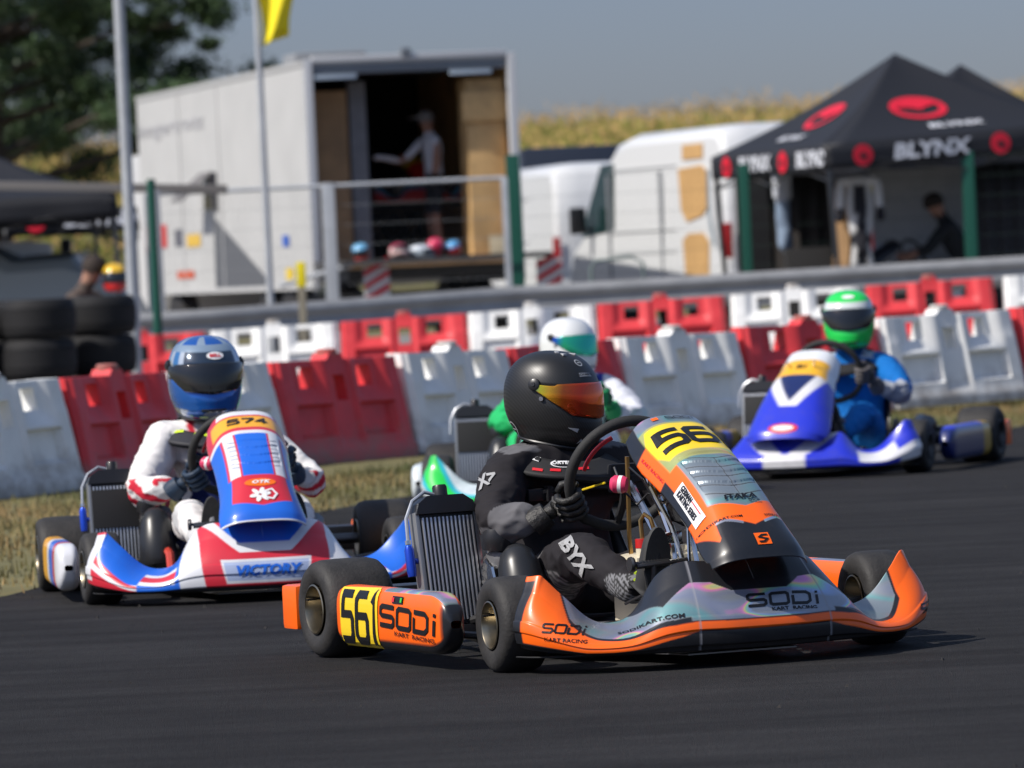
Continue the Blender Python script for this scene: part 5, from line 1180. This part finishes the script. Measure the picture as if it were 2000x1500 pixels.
# ---------------- tents ----------------
M_can=mat('black canopy cloth',(.009,.010,.014),.65,bump=.15,bs=6); M_logoR=mat('red tent print',(.60,.01,.03),.5); M_logoW=mat('white tent print',(.62,.64,.68),.5)
def tent(label,x,y,rz,w_=3.1,d=3.1,eave=2.05,peak=3.05,val=.24,logo=True,tilt=(0,0),fronttext=2):
    g0=gz(x,y); T=thing('canopy_tent',label,'tent',(x,y,g0),rz,'black pop-up tents in the paddock'); T.rotation_euler=(tilt[0],tilt[1],rz)
    cs_=[(0,0),(w_,0),(w_,d),(0,d)]; pk=Vector((w_/2,d/2,peak))
    def roof(k):
        a=Vector((*cs_[k],eave)); b=Vector((*cs_[(k+1)%4],eave))
        def f(u,v): 
            e=a.lerp(b,u); p=e.lerp(pk,v); sag=-.11*math.sin(PI*v)*(1); return p+Vector((0,0,sag*(.6+.4*math.sin(PI*u))))
        return f
    rf=[]
    V_=[];F_=[]
    for k in range(4):
        vs,fs=grid(roof(k),14,14); n=len(V_); V_+=vs; F_+=[tuple(i+n for i in f) for f in fs]
    for k in range(4):
        a=Vector((*cs_[k],eave)); b=Vector((*cs_[(k+1)%4],eave)); n=(b-a).cross(Vector((0,0,1))).normalized()
        vs,fs=grid(lambda u,v:a.lerp(b,u)+n*(.012+.012*math.sin(u*23))*v-Vector((0,0,val*v+.02*v*math.sin(u*PI*2)**2)),40,3); q=len(V_); V_+=vs; F_+=[tuple(i+q for i in f) for f in fs]
    rfo=mesh('canopy',V_,F_,M_can,T,True,sol=.004,ang=30); TT=Target(rfo)
    for c in cs_: MB().box((c[0]+(.03 if c[0]==0 else -.03),c[1]+(.03 if c[1]==0 else -.03),eave/2),(.045,.045,eave),.004).obj('leg',M_steel,T)
    b=MB()
    for k in range(4):
        a=cs_[k]; c=cs_[(k+1)%4]
        for q in range(2):
            p0=Vector((a[0]+(c[0]-a[0])*q/2,a[1]+(c[1]-a[1])*q/2,eave-.06)); p1=Vector((a[0]+(c[0]-a[0])*(q+1)/2,a[1]+(c[1]-a[1])*(q+1)/2,eave-.06)); b.tube([p0,p1-Vector((0,0,.3))],.011,4); b.tube([p0-Vector((0,0,.3)),p1],.011,4)
    b.obj('truss_bar',M_steel,T)
    if logo:
        for k in (0,3):
            a=Vector((*cs_[k],0)); b_=Vector((*cs_[(k+1)%4],0)); d_=(b_-a).normalized()
            if k==3: d_=d_
            up=Vector((0,0,1)); n=d_.cross(up)
            for j in range(3 if k==0 else 2):
                p0=.13+j*.50 if k==0 else .14+j*.50
                if p0<.95:
                    p=a.lerp(b_,p0)+Vector((0,0,eave-val/2)); decal(TT,disc2(.115,.115),p,d_,up,'logo',M_logoR,off=.012,parent=T); decal(TT,move2(disc2(.05,.03),.0,-.01),p,d_,up,'logo',M_can,off=.02,parent=T)
                p=a.lerp(b_,p0+.245)+Vector((0,0,eave-val/2)); 
                if p0+.3<1.05: decal(TT,font('BLYNX',.165,.05,1.25,.15),p,d_,up,'lettering',M_logoW,off=.014,parent=T,step=.08)
            mid=(a+b_)/2; sl=(pk-Vector((mid.x,mid.y,eave))).normalized()
            c=Vector((mid.x,mid.y,eave)).lerp(pk,.42)+(-d_*.18 if k==0 else d_*.0); 
            decal(TT,ring2(.33,.25,.085),c,d_,sl,'logo',M_logoR,off=.012,parent=T,step=.1); decal(TT,poly2([(-.28,.02),(-.1,.16),(.12,.2),(.26,.08),(.10,.02),(.02,-.04),(-.1,.02)]),c,d_,sl,'logo',M_logoR,off=.014,parent=T,step=.1)
            c2=Vector((mid.x,mid.y,eave)).lerp(pk,.17)+(d_*.05 if k==0 else d_*0); decal(TT,font('BLYNX',.11,.05,1.35,.1),c2,d_,sl,'lettering',M_logoW,off=.014,parent=T,step=.08)
    return T
tent('large black tent with red lynx roundels and white lettering, right of the white van',3.50,60.0,R(20),3.2,3.2,tilt=(0,R(-2.5)),peak=3.0)
tent('black tent whose plain peak rises behind the right edge of the large lettered tent',4.42,66,R(14),3.0,3.0,logo=False,peak=3.08)
tent('dark grey canopy peak at the far left edge above the awning bar',-6.85,57.2,R(8),3.0,3.0,eave=2.0,peak=2.7,logo=False,tilt=(0,R(-1)))
tent('darker low canopy between the far left canopy and the truck',-7.0,62,R(4),3.0,2.6,eave=1.98,peak=2.3,logo=True)
ab=MB(); ab.box((0,0,0),(3.6,.05,.09),.01); o=ab.obj('awning_bar',mat('grey brown bar',(.16,.15,.14),.5)); o.location=(-4.55,57.0,2.12); o.rotation_euler=(0,R(3.6),0); tag(o,'long grey awning bar crossing in front of the left canopies and the truck side','awning')
bd=MB(); bd.tube([(1.75,0,-2.0),(1.75,0,.0)],.02,8); 
SW=MB().box((0,0,0),(1.35,.03,1.75),.01).obj('tent_sidewall',mat('pale sidewall',(.45,.47,.48),.6,var=.1)); SW.location=(4.72,62.6,1.10); SW.rotation_euler=(0,0,R(-8)); tag(SW,'pale grey wall panel under the large black tent behind the crouching man','wall panel')
for (x,y,w_,z,h,c,lab) in ((3.27,62.3,.75,1.05,1.8,(.02,.016,.014),'dark brown curtain hanging under the left part of the large black tent'),(5.45,61.6,.7,1.05,1.85,(.028,.028,.033),'charcoal curtain at the right under the large black tent, right of the green post')):
    vs,fs=grid(lambda u,v:((u-.5)*w_,.03*math.sin(u*25),(v-.5)*h),50,4); o=mesh('curtain',vs,fs,mat('curtain %.3f'%c[0],c,.8),None,True,sol=.005); o.location=(x,y,z); tag(o,lab,'curtain')
bo=MB().box((0,0,0),(.17,.04,1.15),.01).obj('wooden_board',mat('tan wood',(.50,.30,.14),.7,var=.15)); bo.location=(3.60,60.9,1.25); bo.rotation_euler=(0,R(4),0); tag(bo,'tall tan wooden board standing beside the hanging race suit','board')
def suitpaint(p): return (.02,.02,.025) if abs(p.x)<.06 and p.z<.95 or .30<p.z<.42 or (abs(p.x)>.17 and p.z<.7) else (.50,.50,.49)
hs=skin('hanging_race_suit',{'c':((0,0,.80),(.16,.07)),'n':((0,0,1.02),(.12,.05)),'sl':((-.19,0,1.0),.06),'al':((-.22,0,.55),.05),'sr':((.19,0,1.0),.06),'ar':((.22,0,.55),.05),'h':((0,0,.45),(.15,.07)),'ll':((-.08,0,.05),.06),'lr':((.09,0,.0),.06)},[('h','c'),('c','n'),('n','sl'),('sl','al'),('n','sr'),('sr','ar'),('h','ll'),('h','lr')],'h',M_suit,None,2,suitpaint); hs.location=(3.80,60.8,.85); tag(hs,'white and black race suit hanging under the tent corner beside the tan board','race suit')

# ---------------- people in the paddock ----------------
M_cloth=attrmat('everyday cloth',.85,0,bump=.2,bs=12,foil=False)
def person(label,x,y,z,rz,pose,paint,hair=(.03,.02,.015),cap=None,s=1.0):
    P=thing('person',label,'person',(x,y,z),rz,'people in the paddock'); P.scale=(s,s,s)
    J=dict(pose); E=[('pel','che'),('che','nek'),('nek','hed'),('hed','top'),('che','shr'),('shr','elr'),('elr','wrr'),('wrr','har'),('che','shl'),('shl','ell'),('ell','wrl'),('wrl','hal'),('pel','hpr'),('hpr','knr'),('knr','anr'),('anr','tor'),('pel','hpl'),('hpl','knl'),('knl','anl'),('anl','tol')]
    skin('body',J,E,'pel',M_cloth,P,2,paint); h=Vector(J['hed'][0]); t=Vector(J['top'][0])
    g=MB(); up=(t-h).normalized(); g.lathe([(.098,-.01),(.103,.03),(.095,.07),(.07,.105),(.03,.122),(.001,.126)],18,axisM(h+up*.01,up)); 
    if cap: g.box(h+Vector((.13,0,.05)),(.12,.13,.015),.005)
    g.obj('cap' if cap else 'hair',mat('cap %.2f'%cap[0],cap,.8) if cap else mat('hair %.3f'%hair[0],hair,.8),P)
    return P
def stand(lean=0,arm=0):
    return {'pel':((0,0,.95),(.15,.11)),'che':((lean*.5,0,1.30),(.17,.11)),'nek':((lean,0,1.50),.055),'hed':((lean+.03,0,1.62),.088),'top':((lean+.03,0,1.70),.075),
     'shr':((lean*.8,-.19,1.42),.062),'elr':((lean*.8+.12+arm*.15,-.24,1.16),.046),'wrr':((lean*.8+.30+arm*.25,-.18,1.12+arm*.1),.032),'har':((lean*.8+.38+arm*.28,-.17,1.12+arm*.1),.035),
     'shl':((lean*.8,.19,1.42),.062),'ell':((lean*.8+.02,.26,1.14),.046),'wrl':((lean*.8+.08,.27,.90),.032),'hal':((lean*.8+.10,.27,.82),.035),
     'hpr':((0,-.10,.88),.095),'knr':((.03,-.11,.48),.062),'anr':((-.01,-.11,.09),.042),'tor':((.13,-.12,.05),.040),'hpl':((0,.10,.88),.095),'knl':((.05,.11,.48),.062),'anl':((0,.11,.09),.042),'tol':((.14,.12,.05),.040)}
SK=(.36,.19,.13)
def pm(p):
    if p.z>1.49: return SK
    if p.z>1.0: return (.72,.72,.76) if (abs(p.y)<.25 and p.z>1.22 or abs(p.y)<.19) else SK
    if p.z>.52: return (.015,.016,.02)
    return SK if p.z>.1 else (.05,.05,.05)
person('man in pale grey T-shirt, dark shorts and cap inside the open truck',-.80,67.6,1.25,R(200),stand(.05,1),pm,cap=(.22,.21,.20))
def hsp(p): return (.55,.57,.60) if p.z>.70 else (.20,.26,.34)
h2=skin('hanging_race_suit',{'c':((0,0,.85),(.12,.07)),'n':((0,0,1.02),(.10,.05)),'sl':((-.13,0,1.0),.05),'al':((-.13,0,.70),.045),'sr':((.13,0,1.0),.05),'ar':((.13,0,.70),.045),'h':((0,0,.55),(.11,.06)),'ll':((-.05,0,.15),.05),'lr':((.06,0,.10),.05)},[('h','c'),('c','n'),('n','sl'),('sl','al'),('n','sr'),('sr','ar'),('h','ll'),('h','lr')],'h',M_suit,None,2,hsp); h2.location=(3.02,61.6,.98); h2.rotation_euler=(0,0,R(60)); tag(h2,'white and grey blue race suit hanging left of the tent corner, beside the dark curtain','race suit')
crouch={'pel':((0,0,.42),(.15,.12)),'che':((.14,0,.78),(.17,.12)),'nek':((.24,0,.96),.055),'hed':((.30,0,1.07),.088),'top':((.32,0,1.15),.075),
 'shr':((.20,-.19,.88),.062),'elr':((.38,-.22,.66),.046),'wrr':((.60,-.16,.62),.032),'har':((.68,-.15,.62),.035),'shl':((.20,.19,.88),.062),'ell':((.38,.22,.66),.046),'wrl':((.60,.15,.60),.032),'hal':((.68,.14,.60),.035),
 'hpr':((.03,-.11,.38),.095),'knr':((.42,-.16,.46),.065),'anr':((.30,-.15,.08),.044),'tor':((.44,-.16,.05),.04),'hpl':((.03,.11,.38),.095),'knl':((.40,.16,.30),.065),'anl':((.12,.15,.07),.044),'tol':((.02,.15,.05),.04)}
def pc(p): return SK if (p.x>.22 and p.z>.98) or (p.x>.5 and p.z>.5 and abs(p.y)<.3) else ((.016,.017,.02) if p.z>.5 else (.22,.25,.27))
person('crouching man in black shirt and grey trousers working under the large black tent',5.02,61.8,gz(5,61.8)+.12,R(180),crouch,pc,s=1.15)
def pb(p): return SK if p.z>.98 or (p.x>.45 and p.z>.5) else (.075,.055,.045)
person('bending man in dark brown clothes beside the pale grey van at left',-4.38,56.0,gz(-4.4,56)-.05,R(-25),crouch,pb,s=1.2)

# ---------------- things in the paddock ----------------
def hel_item(label,x,y,z,rz,c1,c2,cat='helmet',grp='loose helmets on the tail lift'):
    H=thing('helmet',label,cat,(x,y,z+.13),rz,grp); vs,fs=grid(lambda u,v:helm_pt(2*PI*u,v),32,16,True); cs=[(*(c1 if (i%17)/16<.45 else c2),0) for i in range(len(vs))]; mesh('shell',vs,fs,M_shell,H,True,cs)
    vs,fs=grid(lambda u,v:(lambda q:(q[0],q[1],q[2]))(helm_pt((u-.5)*2.6,.42+.24*v,.005)),16,4); mesh('visor',vs,fs,M_visK,H,True,sol=.003); return H
for k,(x,c1,c2,lab) in enumerate(((-1.66,(.15,.40,.62),(.6,.04,.03),'pale blue and red helmet at the left end of the tail lift'),(-1.22,(.62,.05,.12),(.65,.45,.42),'pink and red helmet second from the left on the tail lift'),(-.97,(.50,.55,.60),(.40,.47,.52),'silver grey helmet in the middle of the tail lift'),(-.80,(.65,.03,.10),(.55,.02,.05),'bright pinkish red helmet right of the silver one on the tail lift'),(-.60,(.10,.35,.65),(.65,.03,.03),'blue over red helmet at the right end of the tail lift'))):
    hh=hel_item(lab,x,65.15+.10*k,1.262-.035,R(-90+40*k),c1,c2); hh.scale=[(.8,.8,.72),(.82,.9,.6),(1.0,.85,.55),(.75,.75,.8),(.7,.7,.66)][k]; hh.location.z=1.262+.132*hh.scale[2]; hh.rotation_euler=(R([8,-14,4,20,-10][k]),R([10,-20,0,12,-16][k]),hh.rotation_euler[2])
bx=MB(); bx.box((0,0,.10),(.20,.18,.20),.01); bx.box((0,0,.205),(.21,.19,.02),.005); o=bx.obj('parts_box',mat('cream card',(.5,.42,.28),.7)); o.location=(-.08,65.9,1.262); tag(o,'small cream box at the right end of the tail lift','box')
# karts on trolleys
def trolley(label,x,y,z,rz,h):
    T=thing('kart_trolley',label,'trolley',(x,y,z),rz,'kart trolleys'); g=MB()
    for sx in (-.4,.4):
        for sy in (-.25,.25): g.tube([(sx,sy,.06),(-sx*.8,sy,h)],.014,6)
    for sy in (-.25,.25): g.tube([(-.5,sy,h),(.5,sy,h)],.014,6)
    g.obj('trolley_frame',M_chr,T)
    for sx in (-.4,.4):
        for sy in (-.25,.25): w_=MB(); w_.lathe([(.015,-.012),(.055,-.015),(.06,0),(.055,.015),(.015,.012)],14,axisM((sx,sy,.06),(0,1,0)),close=True); w_.obj('castor',M_rub,T)
    return T
trolley('chrome trolley carrying the red kart inside the truck',-1.35,69.4,1.25,R(60),.62)
KE,TE=kart('racing_kart','red kart with yellow number panel raised on a trolley inside the truck',-1.30,69.4,R(25),(lambda t,s:c4((.62,.02,.02)) if s<.7 else c4((.05,.3,.5)),lambda u,v:c4((.60,.42,.02)) if .1<v<.4 else c4((.62,.02,.02)),lambda t,c:c4((.10,.35,.55))),'5',0,group='karts parked in the paddock'); KE.location.z=1.88
trolley('trolley under the black kart in the large tent',4.55,62.0,gz(4.5,62),R(10),.35)
KF,TF=kart('racing_kart','black kart with yellow details on a trolley under the large tent',4.50,62.0,R(-50),(lambda t,s:c4((.5,.4,.02)) if abs(t)<.15 and s>.3 else c4((.012,.013,.018)),lambda u,v:c4((.02,.022,.03)),lambda t,c:c4((.014,.014,.018))),'5',0,group='karts parked in the paddock'); KF.location.z=gz(4.5,62)+.36
hel_item('yellow and red helmet held low by the man at the left, above the tyre stacks',-3.84,55.8,1.05,R(-80),(.70,.42,.02),(.6,.02,.02),grp='loose helmets at the left')
sh=MB(); sh.box((0,0,.5),(.5,.5,1.0),.02); sh.tube([(-.2,-.26,.2),(.2,-.26,.8)],.02,6); o=sh.obj('black_crate',M_dk); o.location=(3.25,61.3,gz(3.2,61)); tag(o,'tall black crate under the left side of the large tent','crate')

# tyre stacks at the left
def tyre_mesh(r,h):
    g=MB(); g.lathe([(r*.58,-h*.42),(r*.64,-h*.5),(r*.86,-h*.49),(r*.95,-h*.40),(r*.985,-h*.28),(r*.985,-h*.25),(r*.97,-h*.24),(r*.97,-h*.22),(r,-h*.21),(r*1.0,h*.21),(r*.97,h*.22),(r*.97,h*.24),(r*.985,h*.25),(r*.95,h*.40),(r*.86,h*.49),(r*.64,h*.5),(r*.58,h*.42)],40,close=True); o=g.obj('tyre',M_rub,ang=40); me=o.data; bpy.data.objects.remove(o); return me
tm=tyre_mesh(.325,.335); tm.materials[0]=mat('old tyre rubber',(.006,.006,.007),.75,var=.3,vs=4); names=['bottom','middle','top']
for s,(x,y,lab) in enumerate(((-4.66,48.0,'leftmost tyre stack at the photo edge'),(-3.98,48.0,'middle tyre stack'),(-3.52,48.75,'tyre stack beside the steel pole'),(-4.3,48.75,'tyre stack half hidden behind the two nearest stacks'))):
    for k in range(3):
        o=bpy.data.objects.new('tyre',tm); C.objects.link(o); o.location=(x+.01*((k*7)%3-1),y,gz(x,y)+.168+.337*k); o.rotation_euler=(0,0,k+s); tag(o,'%s black tyre of the %s'%(names[k],lab),'tyre','stacked black tyres')
